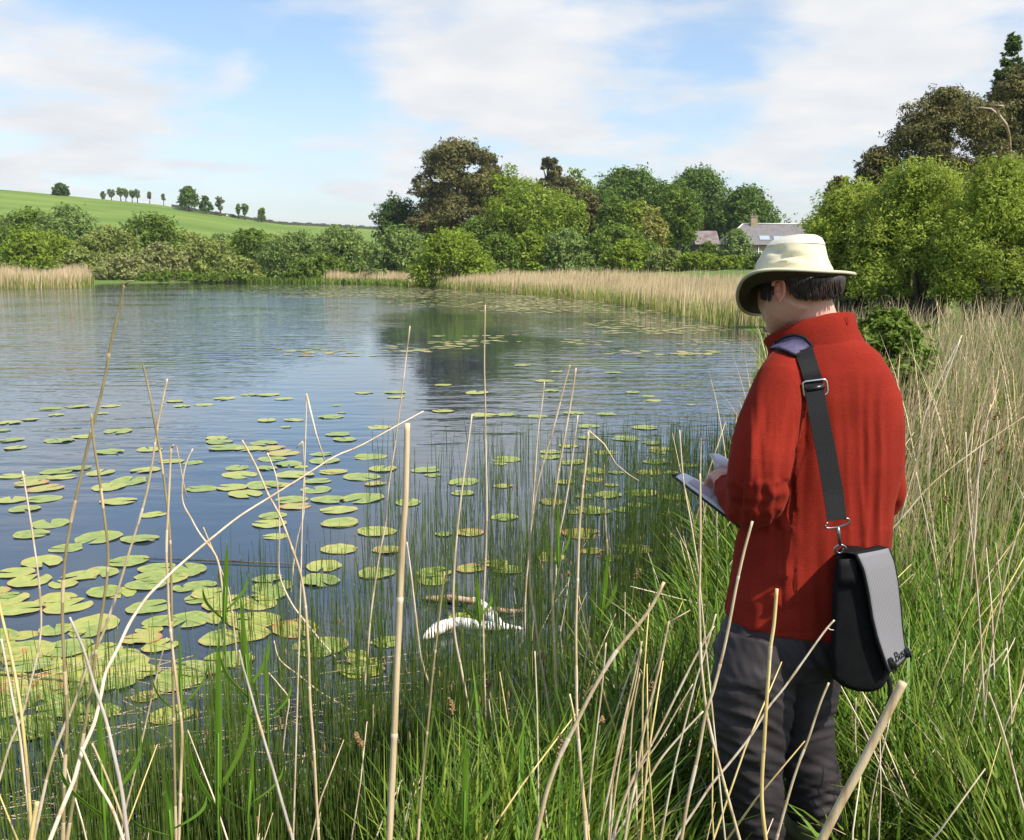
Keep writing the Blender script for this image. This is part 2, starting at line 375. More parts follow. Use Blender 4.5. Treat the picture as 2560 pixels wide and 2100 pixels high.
gm_ = nn(t, 'ShaderNodeMapRange', interpolation_type='SMOOTHSTEP', inp={1: 7, 2: 14, 3: 0, 4: 1}); L(gd_.outputs['Value'], gm_.inputs[0])
gx = nn(t, 'ShaderNodeMix', data_type='RGBA'); L(gm_.outputs[0], gx.inputs[0]); L(src, gx.inputs[6]); L(gr_.outputs[0], gx.inputs[7]); L(gx.outputs[2], pb.inputs['Base Color'])
M['hill'] = noisy('hill_pasture', (.10, .17, .020), (.18, .25, .042), .035, .9, .0, stretch=(.5, 1.6, 1), detail=8)
xs = steps((-3000, -400, 400), (-400, -60, 20), (-60, -12, 3), (-12, -4, .8), (-4, 10, .22), (10, 24, 1.2), (24, 100, 5), (100, 400, 25), (400, 3000, 400))
ys = steps((-60, -4, 8), (-4, 14, .25), (14, 40, 1.2), (40, 190, 3), (190, 400, 30), (400, 4000, 400))
heightfield('ground', xs, ys, ground_z, M['soil'], 'dark soil of the lake bank and bed')
heightfield('hill', steps((-900, -340, 40), (-340, 320, 6), (320, 900, 40)), steps((185, 460, 6), (460, 1100, 40)), hill_z, M['hill'], 'sheep-cropped green hill slope behind the lake')

m, t, b, o = newmat('lake_water'); L = t.links.new
g = nn(t, 'ShaderNodeNewGeometry')
def wnoise(sx, sy, sc, det, rough=.5):
    mp = nn(t, 'ShaderNodeMapping', inp={'Scale': (sx, sy, 1), 'Rotation': (0, 0, .12)}); L(g.outputs['Position'], mp.inputs[0])
    n = nn(t, 'ShaderNodeTexNoise', inp={'Scale': sc, 'Detail': det, 'Roughness': rough}); L(mp.outputs[0], n.inputs['Vector']); return n
n1 = wnoise(.55, 1.15, 2.0, 3.0, .5); n2 = wnoise(1, 1, .10, 2.0); n3 = wnoise(.25, 1.6, 1.3, 1.0)
sepw = nn(t, 'ShaderNodeSeparateXYZ'); L(g.outputs['Position'], sepw.inputs[0])
calm = nn(t, 'ShaderNodeMapRange', interpolation_type='SMOOTHSTEP', inp={1: 6.0, 2: 17.0, 3: .05, 4: 1.0}); L(sepw.outputs[1], calm.inputs[0])
lee = nn(t, 'ShaderNodeMapRange', interpolation_type='SMOOTHSTEP', inp={1: 88.0, 2: 125.0, 3: 1.0, 4: .12}); L(sepw.outputs[1], lee.inputs[0])
pat = nn(t, 'ShaderNodeMapRange', interpolation_type='SMOOTHSTEP', inp={1: .38, 2: .60, 3: .45, 4: 1.1}); L(n2.outputs['Fac'], pat.inputs[0])
cp_ = nn(t, 'ShaderNodeMapping', inp={'Location': (2.4 / 3.2, -32 / 22.0, 0), 'Scale': (1 / 3.2, 1 / 22.0, 0)}); L(g.outputs['Position'], cp_.inputs[0])
cl_ = nn(t, 'ShaderNodeVectorMath', operation='LENGTH'); L(cp_.outputs[0], cl_.inputs[0])
windy = nn(t, 'ShaderNodeMapRange', interpolation_type='SMOOTHSTEP', inp={1: .45, 2: 1.5, 3: .45, 4: 2.6}); L(cl_.outputs['Value'], windy.inputs[0])
sx_ = nn(t, 'ShaderNodeMapRange', interpolation_type='SMOOTHSTEP', inp={1: -1.0, 2: 6.0, 3: 0, 4: .85}); L(sepw.outputs[0], sx_.inputs[0])
sy_ = nn(t, 'ShaderNodeMapRange', interpolation_type='SMOOTHSTEP', inp={1: 20.0, 2: 40.0, 3: 0, 4: 1}); L(sepw.outputs[1], sy_.inputs[0])
sxy = nn(t, 'ShaderNodeMath', operation='MULTIPLY'); L(sx_.outputs[0], sxy.inputs[0]); L(sy_.outputs[0], sxy.inputs[1])
inv = nn(t, 'ShaderNodeMath', operation='SUBTRACT', inp={0: 1.0}); L(sxy.outputs[0], inv.inputs[1])
wi2 = nn(t, 'ShaderNodeMath', operation='MULTIPLY'); L(windy.outputs[0], wi2.inputs[0]); L(inv.outputs[0], wi2.inputs[1]); windy = wi2
mu0 = nn(t, 'ShaderNodeMath', operation='MULTIPLY'); L(calm.outputs[0], mu0.inputs[0]); L(windy.outputs[0], mu0.inputs[1])
mu = nn(t, 'ShaderNodeMath', operation='MULTIPLY'); L(mu0.outputs[0], mu.inputs[0]); L(lee.outputs[0], mu.inputs[1])
mu2 = nn(t, 'ShaderNodeMath', operation='MULTIPLY'); L(mu.outputs[0], mu2.inputs[0]); L(pat.outputs[0], mu2.inputs[1])
ad = nn(t, 'ShaderNodeMath', operation='MULTIPLY_ADD', inp={1: .5}); L(n3.outputs['Fac'], ad.inputs[0]); L(n1.outputs['Fac'], ad.inputs[2])
hh = nn(t, 'ShaderNodeMath', operation='MULTIPLY'); L(ad.outputs[0], hh.inputs[0]); L(mu2.outputs[0], hh.inputs[1])
bp = nn(t, 'ShaderNodeBump', inp={'Strength': 1.0, 'Distance': .021}); L(hh.outputs[0], bp.inputs['Height'])
fr = nn(t, 'ShaderNodeFresnel', inp={'IOR': 1.47}); L(bp.outputs[0], fr.inputs['Normal'])
gl = nn(t, 'ShaderNodeBsdfGlossy', inp={'Roughness': .03, 'Color': (.92, .95, 1, 1)}); L(bp.outputs[0], gl.inputs['Normal'])
tr = nn(t, 'ShaderNodeBsdfTransparent', inp={'Color': (.42, .46, .40, 1)})
df = nn(t, 'ShaderNodeBsdfDiffuse', inp={'Color': (.062, .086, .112, 1)})
mw = nn(t, 'ShaderNodeMixShader', inp={0: .55}); L(tr.outputs[0], mw.inputs[1]); L(df.outputs[0], mw.inputs[2])
ms = nn(t, 'ShaderNodeMixShader'); L(fr.outputs[0], ms.inputs[0]); L(mw.outputs[0], ms.inputs[1]); L(gl.outputs[0], ms.inputs[2]); L(ms.outputs[0], o.inputs[0])
t.nodes.remove(b); M['water'] = m
wv = np.array([(x, y, 0.0) for x, y in ((-140, -40), (40, -40), (40, 160), (-140, 160))])
tag(link('water', mesh_np('water', wv, [[0, 1, 2, 3]]), M['water']), 'rippled blue-grey lake water', None, None, 'structure')

rng = np.random.default_rng(7); random.seed(7)

# ------------------------------------------------------------------ trees
def leaves_at(C, Nrm, size, rng, jitter=.62, aspect=.62):
    """diamond leaves: centres C, preferred normals Nrm"""
    N = len(C); r = rng.normal(size=(N, 3)); n = Nrm + jitter * r; n /= np.linalg.norm(n, axis=1)[:, None] + 1e-9
    a = np.cross(n, rng.normal(size=(N, 3))); a /= np.linalg.norm(a, axis=1)[:, None] + 1e-9; b = np.cross(n, a)
    s = (size * rng.uniform(.6, 1.35, N))[:, None]
    V = np.stack([C - a * s, C + b * s * aspect * .6 - a * s * .1, C + a * s, C - b * s * aspect * .6 - a * s * .1], 1).reshape(-1, 3)
    return V, np.arange(4 * N).reshape(-1, 4)
def make_tree(name, u, vtop, vbase, wpx, d, leaf, label, cat='tree', group=None, shape='round', trunk=True, bark='bark', dens=1.0, lsize=1.0, base=None, seed=0, hill=False, holes=.0, cb=None, limbs=7, lift=0.0):
    rg = np.random.default_rng(seed or int(u * 7 + vtop * 3 + wpx)); rr = random.Random(int(u * 13 + vtop))
    top = W(u, vtop, d); x = top.x
    zb = base if base is not None else (float(hill_z(x, d)) if hill else gz(x, d))
    H = top.z - zb; wd = wpx * d / F / math.cos(PITCH) * (1.2 if d < 400 else .88)
    root = empty(name, (x, d, zb - .05), label, cat, group)
    cb = cb if cb is not None else {'round': .18, 'bush': .0, 'pine': .22, 'spruce': .06, 'tall': .15, 'umbrella': .5, 'dome': .3}[shape]
    rx = wd / 2; ry = rx * (.8 if shape != 'bush' else .75)
    z0 = H * cb; hz = (H - z0) / 2; cz = z0 + hz
    nb = {'round': 110, 'bush': 120, 'pine': 150, 'spruce': 220, 'tall': 90, 'umbrella': 26, 'dome': 110}[shape]
    if wpx < 40: nb = 22
    if d < 40 and wpx > 100: nb = 80
    cents = []; rads = []
    for i in range(nb):
        for _ in range(30):
            p = rg.normal(size=3); p /= np.linalg.norm(p); q = p * rg.uniform(.12, 1.0) ** .45
            if shape == 'bush' and q[2] < -.75: continue
            break
        br = rg.uniform(.15, .34) * min(rx, hz * 1.2) if shape != 'pine' else rg.uniform(.12, .26) * rx
        zc_ = q[2]
        if shape == 'bush': # wide at the foot
            f = 1.0 if zc_ < 0 else math.sqrt(max(0, 1 - zc_ ** 2))
            h2 = rg.uniform(0, 1); w2 = math.sqrt(max(0.02, 1 - h2 ** 2.2)); an = rg.uniform(0, 2 * np.pi); rr2 = math.sqrt(rg.uniform(.15, 1))
            c = np.array([math.cos(an) * rr2 * w2 * (rx - br * .6), math.sin(an) * rr2 * w2 * (ry - br * .6), max(br * .6, (lift + (1 - lift) * h2) * (H - br))])
        elif shape == 'spruce':
            h2 = rg.uniform(0, 1) ** .8; w2 = (1 - h2) * .9 + .06; an = rg.uniform(0, 2 * np.pi); br = rg.uniform(.14, .24) * rx * (1.25 - h2)
            c = np.array([math.cos(an) * w2 * rx, math.sin(an) * w2 * ry, z0 + h2 * (H - z0)])
        elif shape == 'pine':
            h2 = rg.uniform(0, 1); w2 = min(1.0, .75 + h2) * math.sqrt(max(.03, 1 - h2 ** 2.4)); an = rg.uniform(0, 2 * np.pi)
            rr2 = math.sqrt(rg.uniform(.1, 1)); c = np.array([math.cos(an) * rr2 * w2 * (rx - br * .5), math.sin(an) * rr2 * w2 * (ry - br * .5), z0 + h2 * (H - z0 - br * .5)])
        elif shape == 'dome' or shape == 'umbrella':
            h2 = rg.uniform(0, 1); w2 = math.sqrt(max(0.05, 1 - h2 ** 2)); an = rg.uniform(0, 2 * np.pi); rr2 = math.sqrt(rg.uniform(.2, 1))
            c = np.array([math.cos(an) * rr2 * w2 * (rx - br * .5), math.sin(an) * rr2 * w2 * (ry - br * .5), z0 + h2 * (H - z0 - br)])
        else:
            c = np.array([q[0] * (rx - br * .7), q[1] * (ry - br * .7), cz + q[2] * (hz - br * .7)])
        cents.append(c); rads.append(br)
    cents = np.array(cents); rads = np.array(rads)
    area = wpx * (H * F / d) * .16
    ls = 1.75 * d / 1000 * lsize
    if d < 60: ls = max(ls, .04)
    N = int(area * 2.2 * dens * (1.1 if d < 60 else 1.0)) + 250
    pr = rads ** 2; pr = pr / pr.sum(); idx = rg.choice(len(cents), N, p=pr)
    dirs = rg.normal(size=(N, 3)); dirs /= np.linalg.norm(dirs, axis=1)[:, None]
    dirs[:, 2] = np.where(rg.random(N) < .55, np.abs(dirs[:, 2]), dirs[:, 2])
    # sub-clumps on each blob so that edges are uneven
    ncl = 16; cd = rg.normal(size=(len(cents), ncl, 3)); cd /= np.linalg.norm(cd, axis=2)[..., None]
    pick = rg.integers(0, ncl, N); cl = cd[idx, pick]; w = rg.random(N)[:, None] * .9 + .1
    dd = cl * (1 - w) + dirs * w; dd /= np.linalg.norm(dd, axis=1)[:, None]
    rad = (rads[idx] * (1.12 - .55 * rg.random(N) ** 1.6))[:, None]
    flat = np.array([1, 1, .62]) if shape in ('pine', 'umbrella') else (np.array([1.1, 1.1, .5]) if shape == 'spruce' else np.array([1, 1, .85]))
    C = cents[idx] + dd * rad * flat
    if shape == 'spruce': C[:, 2] -= .25 * np.hypot(dd[:, 0], dd[:, 1]) * rads[idx]
    C[:, 2] = np.maximum(C[:, 2], .02)
    if lift: k_ = (C[:, 2] > lift * H * (.35 + .9 * np.abs(np.sin(C[:, 0] * 2.3 + C[:, 1] * 1.7)))); C = C[k_]; dd = dd[k_]; N = len(C)
    # loose sprigs that break up the outline
    ns = int(nb * (9 if d < 40 else 4)); per = max(6, N // (3 if d < 40 else 6) // ns)
    si = rg.integers(0, len(cents), ns); sdir = rg.normal(size=(ns, 3)); sdir[:, 2] = np.abs(sdir[:, 2]) + (.3 if shape != 'pine' else -.1); sdir /= np.linalg.norm(sdir, axis=1)[:, None]
    sl_ = rads[si] * rg.uniform(.9, 1.75, ns); tt = rg.random((ns, per)) ** .7
    SP = cents[si][:, None, :] + sdir[:, None, :] * flat * (sl_[:, None, None] * (.7 + .45 * tt[..., None])) + rg.normal(size=(ns, per, 3)) * (rads[si] * .10)[:, None, None]
    SP = SP.reshape(-1, 3); SP[:, 2] = np.clip(SP[:, 2], .02, H * 1.02); C = np.concatenate([C, SP]); dd = np.concatenate([dd, np.repeat(sdir, per, 0)]); N = len(C)
    V, Fq = leaves_at(C, dd + np.array([0, 0, .35]), np.full(N, ls), rg)
    link('crown', mesh_np('crown', V, Fq), LEAF[leaf], root)
    if trunk:
        mb = MB(); r0 = max(.03 * H, .05) if shape != 'bush' else .018 * H + .02
        if wpx < 40: r0 = .035 * H
        sides = 8 if d < 100 else 6
        if shape == 'bush':
            for i in range(limbs + 3):
                c = cents[rr.randrange(len(cents))]; b0 = Vector((rr.uniform(-.15, .15) * wd, rr.uniform(-.1, .1) * wd, 0)); c = Vector(c)
                mid = b0.lerp(c, .5) + Vector((rr.uniform(-.06, .06) * wd, rr.uniform(-.05, .05) * wd, .04 * H))
                mb.tube([b0, b0.lerp(mid, .5) + Vector((0, 0, .03 * H)), mid, c], [r0 * 1.2, r0, r0 * .7, r0 * .25], 6)
        else:
            k = Vector((rr.uniform(-.04, .04) * wd, 0, H * .45)); tp = Vector((0, 0, z0 + (H - z0) * .85))
            mb.tube([(0, 0, -.1), k * .4 + Vector((0, 0, 0)), k, k.lerp(tp, .6), tp], [r0 * 1.25, r0, r0 * .75, r0 * .45, r0 * .12], sides)
            for i in range(limbs):
                c = Vector(cents[rr.randrange(len(cents))]); st = Vector((0, 0, -.1)).lerp(tp, min(.85, max(.2, c.z / max(H, .1) - .15)))
                st.x = k.x * min(1, st.z / (H * .45))
                mb.tube([st, st.lerp(c, .5) + Vector((0, 0, .02 * H)), c], [r0 * .45, r0 * .3, r0 * .1], 5)
        link('trunk', mb.mesh('trunk'), M[bark], root)
    return root
T = make_tree
# centre wood, back to front
T('beech_tree', 1575, 416, 600, 205, 205, 'beech', 'broad dark green beech rising behind the pale birch, left of the tallest beech', shape='dome', cb=.35, dens=1.3)
T('beech_tree', 1748, 414, 610, 165, 200, 'beech', 'tall dark beech directly behind the shed of the house', shape='dome', cb=.3, dens=1.3)
T('beech_tree', 1872, 462, 610, 165, 192, 'beech', 'rightmost dark beech with a rounded crown above the house roof', shape='dome', cb=.2, dens=1.4)
T('lime_tree', 1445, 420, 600, 95, 190, 'bright', 'yellow-green tree top between the slim pine and the beeches', shape='round')
T('scots_pine', 1372, 386, 600, 62, 185, 'pine', 'slim brown scots pine poking above the middle of the wood', shape='umbrella', cb=.68, dens=.9)
T('scots_pine', 1408, 440, 600, 95, 182, 'pine', 'shorter brown pine leaning against the slim pine', shape='pine', cb=.4, dens=.8)
T('pine_tree', 1226, 384, 600, 60, 190, 'pine', 'small brown pine top just right of the largest pine', shape='pine', cb=.5)
T('alder_tree', 990, 474, 690, 110, 165, 'dark', 'dark green tree at the left end of the wood', shape='round', cb=.05, dens=1.3)
T('pine_tree', 1142, 348, 690, 222, 160, 'pine', 'largest pine, brown needled and broad, at the left of the wood', shape='pine', cb=.18, dens=1.5)
T('ash_tree', 1262, 408, 690, 120, 158, 'bright', 'bright green tree leaning on the right side of the largest pine', shape='round', cb=.2)
T('willow_tree', 1340, 448, 690, 210, 150, 'bright', 'broad bright green willow in the middle of the wood', shape='round', cb=.15, dens=1.2)
T('larch_tree', 1470, 480, 680, 90, 155, 'pine', 'brown feathery tree between the broad willow and the birch', shape='pine', cb=.25, dens=.8)
T('maple_tree', 1535, 487, 680, 78, 150, 'mid', 'dark rounded green tree left of the lime green one', shape='round', cb=.1)
T('maple_tree', 1592, 497, 680, 66, 148, 'lime', 'lime green rounded tree left of the birch', shape='round', cb=.1)
T('birch_tree', 1700, 446, 690, 98, 140, 'mid', 'pale green drooping birch left of the house shed', shape='tall', cb=.1, dens=.85, bark='bark')
T('flowering_tree', 1632, 512, 680, 66, 136, 'yellow', 'yellow flowering tree in front of the birch', shape='tall', cb=.05, dens=.7)
# fuller backdrop of the wood
for i, a in enumerate([(1100, 470, 130, 185, 'dark', 'dark tree filling the wood behind the largest pine'), (1260, 470, 140, 182, 'mid', 'green tree filling the wood behind the leaning bright tree'),
    (1400, 500, 150, 178, 'beech', 'shaded green tree low behind the broad willow'), (1500, 470, 130, 188, 'beech', 'dark green tree between the feathery brown tree and the beeches'),
    (1660, 455, 150, 196, 'beech', 'dark beech filling the gap behind the birch'), (1680, 590, 80, 158, 'dark', 'deep green shrub layer beneath the birch'),
    (1820, 520, 160, 198, 'beech', 'dark beech directly behind the house chimney'), (1600, 560, 160, 165, 'mid', 'green understorey tree beneath the lime green tree'),
    (1200, 540, 150, 150, 'mid', 'green understorey tree beneath the largest pine'), (1775, 500, 90, 200, 'beech', 'dark tree behind the shed roof')]):
    T('wood_tree', a[0], a[1], 690, a[2], a[3], a[4], a[5], 'tree', None, 'bush', dens=1.0, limbs=5)
# shrubs along the reed bed
GS = 'shrubs along the far reed bed'
for a in [(1004, 570, 158, 138, 'willow', 'rounded grey-green willow shrub at the left foot of the wood'),
          (1130, 576, 195, 108, 'bright', 'wide alder bush with thin dark trunks standing at the water side'),
          (1250, 588, 100, 124, 'mid', 'mid green shrub right of the wide alder bush'),
          (1325, 583, 105, 126, 'bright', 'bright green shrub below the broad willow'),
          (1415, 578, 130, 126, 'willow', 'grey-green willow shrub right of the middle of the reed bed'),
          (1545, 564, 190, 128, 'mid', 'broad mid green shrub below the lime green tree'),
          (1570, 604, 130, 120, 'bright', 'bright green low shrub in front of the broad mid green shrub'),
          (1672, 628, 110, 116, 'olive', 'olive green low shrub under the yellow flowering tree'),
          (1745, 634, 110, 112, 'bright', 'low bright shrub in front of the shed wall'),
          (1838, 644, 130, 108, 'bright', 'low bright shrub in front of the white glazed door'),
          (1905, 640, 90, 104, 'mid', 'low green shrub beside the brim of the sun hat')]:
    T('shrub', a[0], a[1] - 6, 690, a[2], a[3], a[4], a[5], 'shrub', GS, 'bush', dens=1.2)
T('climbing_rose', 1842, 572, 690, 74, 160, 'willow', 'wispy tall shrub in front of the left end of the house roof', 'shrub', None, 'bush', dens=.5)
T('elder_shrub', 1772, 604, 690, 46, 160, 'mid', 'green shrub partly hiding the shed wall', 'shrub', None, 'bush', dens=.7)
# left shore bushes
GL = 'bushes along the far left shore'
for i, a in enumerate([(70, 502, 170, 176, 'mid', 'tall green bush at the left edge beneath the hill'),
          (60, 553, 130, 150, 'bright', 'fresh bright green bush above the left reed bed'),
          (165, 492, 200, 172, 'willow', 'tall grey-green bush below the leftmost hill tree'),
          (270, 548, 190, 164, 'olive', 'brownish olive bush above the tip of the tallest reed'),
          (375, 516, 190, 172, 'mid', 'green bush standing against the pasture, left of the hill oak'),
          (200, 600, 130, 150, 'olive', 'olive bush right of the left reed bed'),
          (305, 618, 160, 146, 'brown', 'brown twiggy bush at the water edge behind the tallest reed'),
          (400, 590, 150, 152, 'brown', 'brown twiggy bush in the middle of the left shore'),
          (505, 572, 180, 156, 'olive', 'yellowish olive bush below the hill oak'),
          (625, 552, 150, 166, 'mid', 'darker green bush right of the yellowish olive one'),
          (590, 640, 140, 148, 'olive', 'low olive bush by the water in front of the darker green bush'),
          (735, 560, 190, 156, 'willow', 'grey-green willow left of the wood by the water'),
          (845, 548, 190, 158, 'willow', 'tall grey-green willow beside the pasture gap'),
          (800, 618, 170, 146, 'mid', 'leafy green willow bending over the water left of the wood'),
          (20, 520, 160, 185, 'willow', 'grey-green bush in the back row at the left edge'),
          (330, 560, 170, 186, 'mid', 'green bush in the back row against the pasture'),
          (560, 566, 170, 188, 'willow', 'grey-green bush in the back row below the crest wall'),
          (690, 572, 150, 188, 'olive', 'olive bush in the back row left of the tall willow'),
          (120, 560, 150, 160, 'bright', 'bright bush between the tall left bushes'),
          (455, 560, 150, 176, 'olive', 'olive-green bush in the back row below the two oaks'),
          (900, 590, 110, 165, 'mid', 'green bush at the foot of the pasture gap'),
          (430, 676, 200, 145, 'mid', 'low green bush fringe at the waterline, left part'),
          (570, 680, 170, 144, 'mid', 'low green bush fringe at the waterline, right part')]):
    T('bush', a[0], a[1] + (16 if a[1] < 640 else 0), 700, a[2] * .92, a[3], a[4], a[5], 'bush', GL, 'bush', dens=1.1 if a[4] != 'brown' else .75)
# trees on the hill ridge
for a in [(150, 458, 46, 448, 'dark', 'dome', 'dark domed tree on the hill crest near the left edge', .0),
          (256, 477, 12, 452, 'pale', 'round', 'leftmost tiny pale bush of the row on the hill crest', .0),
          (277, 471, 20, 452, 'pale', 'round', 'pale small tree second in the row on the hill crest', .2),
          (300, 467, 20, 452, 'willow', 'round', 'greyish small tree third in the row on the hill crest', .25),
          (313, 473, 12, 452, 'pale', 'round', 'thin pale tree between two fuller ones on the hill crest', .3),
          (329, 474, 16, 452, 'willow', 'round', 'small green tree fifth in the row on the hill crest', .25),
          (342, 473, 16, 452, 'pale', 'round', 'last tree of the close row on the hill crest', .3),
          (373, 481, 10, 452, 'pale', 'umbrella', 'tiny lone tree right of the row on the hill crest', .5),
          (408, 485, 8, 452, 'pale', 'umbrella', 'tiniest lone tree on the hill crest, left of the oak', .5),
          (470, 467, 60, 440, 'beech', 'dome', 'largest oak standing on the hill crest', .2),
          (514, 489, 38, 440, 'beech', 'dome', 'smaller oak right of the largest oak on the hill crest', .25),
          (549, 485, 26, 442, 'pale', 'round', 'pale half-bare tree right of the two oaks', .25),
          (595, 506, 12, 444, 'willow', 'round', 'thin tree left of the round hawthorn on the crest', .2),
          (611, 507, 21, 442, 'mid', 'round', 'small round hawthorn on the hill crest', .25),
          (653, 515, 26, 442, 'mid', 'dome', 'rightmost small tree on the hill crest', .2)]:
    T('hill_tree', a[0], a[1], 0, a[2], a[3], a[4], a[6], 'tree', 'trees on the hill crest', a[5], hill=True, cb=a[7], dens=1.3, lsize=.8, limbs=4, seed=int(a[0] * 3 + 11))
# right bank: willows, pines
T('willow_shrub', 2140, 448, 800, 270, 31, 'lime', 'bright lime willow directly behind the sun hat', 'shrub', 'willows on the right bank', 'bush', dens=1.05, limbs=22, lift=.24)
T('willow_shrub', 2330, 402, 800, 360, 29, 'lime', 'largest bright lime willow below the brown pine', 'shrub', 'willows on the right bank', 'bush', dens=1.05, limbs=22, lift=.24)
T('willow_shrub', 2530, 386, 800, 300, 27, 'lime', 'bright lime willow at the right edge of the bank', 'shrub', 'willows on the right bank', 'bush', dens=1.05, limbs=22, lift=.24)
T('willow_shrub', 2050, 520, 760, 130, 36, 'lime', 'small thin willow left of the sun hat by the roof', 'shrub', 'willows on the right bank', 'bush', dens=.8, limbs=8)
T('willow_shrub', 2225, 762, 880, 230, 9.5, 'mid', 'low leafy willow shrub behind the right shoulder', 'shrub', 'willows on the right bank', 'bush', dens=.9, limbs=10)
T('pine_tree', 2100, 440, 700, 80, 70, 'pine', 'lowest dark pine showing above the willow by the hat', shape='pine', cb=.4)
T('pine_tree', 2205, 360, 700, 130, 62, 'pine', 'flat-topped brown pine left of the largest right pine', shape='pine', cb=.4, dens=.8)
T('pine_tree', 2375, 218, 700, 300, 56, 'pine', 'large brown pine on the right bank above the willows', shape='pine', cb=.25, dens=1.0)
T('pine_tree', 2560, 165, 700, 230, 60, 'pine', 'tall brown pine at the right edge in front of the spruce', shape='pine', cb=.2, dens=1.0)
T('spruce_tree', 2534, 84, 700, 190, 64, 'pineg', 'green spruce with the highest tip at the right edge', shape='spruce', dens=2.2)
lp = [W(2440, 268, 53), W(2478, 272, 52.8), W(2500, 290, 52.6), W(2516, 312, 52.6), W(2522, 335, 54.6), W(2528, 420, 57.5), W(2535, 560, 58)]
br0 = empty('dead_limb', (lp[-1].x, lp[-1].y, gz(lp[-1].x, lp[-1].y)), 'bare pinkish dead tree limb curving against the brown pine', 'dead tree')
mb = MB(); mb.tube(lp + [Vector((lp[-1].x, lp[-1].y, gz(lp[-1].x, lp[-1].y) - .1))], [.02, .045, .06, .07, .08, .10, .14, .2], 7); mb.tube([lp[2], W(2482, 262, 52.4), W(2508, 264, 52.4), W(2512, 272, 52.4)], [.045, .05, .035, .015], 6)
mb.build('limb', M['bark_pink'], br0)

# dry stone wall on the ridge, sheep
mb = MB(); pts = []
for u in range(430, 960, 12):
    x = (u - 1280) / F * 447 / 1.02; pts.append(Vector((x, 447, float(hill_z(x, 447)))))
for i in range(len(pts) - 1):
    a, b_ = pts[i], pts[i + 1]; h = 1.25 + .2 * math.sin(i * 2.3)
    mb.add([a + Vector((0, -.35, -.3)), b_ + Vector((0, -.35, -.3)), b_ + Vector((0, .35, -.3)), a + Vector((0, .35, -.3)), a + Vector((0, -.2, h)), b_ + Vector((0, -.2, h)), b_ + Vector((0, .2, h)), a + Vector((0, .2, h))],
           [(0, 1, 5, 4), (2, 3, 7, 6), (4, 5, 6, 7), (1, 2, 6, 5), (3, 0, 4, 7)])
M['drywall'] = noisy('dry_stone', (.05, .055, .035), (.13, .13, .10), 1.5, .95, .5, 6)
tag(mb.build('boundary_wall', M['drywall'], smooth=False), 'low dark boundary wall running along the hill crest', 'wall')
M['wool'] = noisy('wool', (.6, .57, .5), (.75, .72, .66), 6, .95)
def sheep(u, v, first=[None]):
    best = min(range(200, 446, 4), key=lambda y: abs(proj((ray(u, v).x / ray(u, v).y * y, y, float(hill_z(ray(u, v).x / ray(u, v).y * y, y))))[1] - v))
    x = ray(u, v).x / ray(u, v).y * best; z = float(hill_z(x, best))
    if first[0] is None:
        r = empty('sheep', (0, 0, 0)); mb = MB(); mb.ell((0, 0, .65), .62, .3, .33, 12); mb.ell((.68, 0, .72), .17, .1, .12, 8); mb.tube([(.5, 0, .7), (.68, 0, .74)], [.16, .1], 6)
        for sx in (-.38, .38):
            for sy in (-.15, .15): mb.tube([(sx, sy, .5), (sx, sy, 0)], [.07, .05], 5)
        link('body', voxel(mb, .05, 1), M['wool'], r); first[0] = r; o = r
    else:
        o = first[0].copy(); COL.objects.link(o)
        for c in first[0].children: c2 = c.copy(); COL.objects.link(c2); c2.parent = o
    o.location = (x, best, z); o.rotation_euler.z = u * .7; return o
for (u, v, lb) in ((321, 507, 'leftmost white sheep grazing alone on the pasture'), (351, 509, 'white sheep grazing below the row of crest trees'), (364, 510, 'white sheep next to the middle one on the pasture'), (567, 524, 'white sheep close under the crest wall by the pale tree')):
    tag(sheep(u, v), lb, 'sheep', 'sheep on the pasture')

# ------------------------------------------------------------------ house
def brickmat(name, c1, c2, mortar, sx, sy, axis='XZ'):
    m, t, b, o = newmat(name); L = t.links.new
    tcn = nn(t, 'ShaderNodeTexCoord'); sp = nn(t, 'ShaderNodeSeparateXYZ'); L(tcn.outputs['Object'], sp.inputs[0])
    ad = nn(t, 'ShaderNodeMath', operation='ADD'); L(sp.outputs[0], ad.inputs[0]); L(sp.outputs[1], ad.inputs[1])
    cb = nn(t, 'ShaderNodeCombineXYZ'); L(ad.outputs[0], cb.inputs[0]); L(sp.outputs[2], cb.inputs[1])
    br = nn(t, 'ShaderNodeTexBrick', inp={'Scale': 1.0, 'Color1': rgba(c1), 'Color2': rgba(c2), 'Mortar': rgba(mortar), 'Brick Width': sx, 'Row Height': sy, 'Mortar Size': .02}); L(cb.outputs[0], br.inputs['Vector'])
    L(br.outputs[0], b.inputs['Base Color']); b.inputs['Roughness'].default_value = .9; return m
M['stone'] = brickmat('sandstone', (.32, .24, .14), (.42, .33, .21), (.22, .18, .13), .6, .28)
M['slate'] = brickmat('roof_slate', (.16, .15, .155), (.22, .195, .195), (.12, .11, .11), .35, .22)
M['rustroof'] = noisy('rusty_roof', (.15, .105, .095), (.25, .22, .21), .8, .8)
M['shedwall'] = noisy('shed_boards', (.07, .06, .05), (.15, .12, .10), 1.2, .9, stretch=(4, 4, .5))
M['white'] = plain('white_paint', (.82, .82, .80), .5)
M['glass'] = plain('window_glass', (.05, .06, .06), .08, 0, .8)
M['skyl'] = plain('skylight_glass', (.35, .42, .48), .12, 0, .8)
HD = 175.0
def hp(u, v, d=HD): return W(u, v, d)
e0 = hp(1803, 611); e1 = hp(2060, 618); r0 = hp(1857, 561, HD + 4.2); r1 = hp(2015, 567, HD + 4.2)
zb = gz(e0.x, HD) - .4; ez = e0.z; DEP = 8.4
house = empty('stone_house', (e0.x, HD, zb), 'stone house with a slate roof between the beeches and the hat', 'house')
hx0, hx1 = e0.x + .3, e1.x - .3
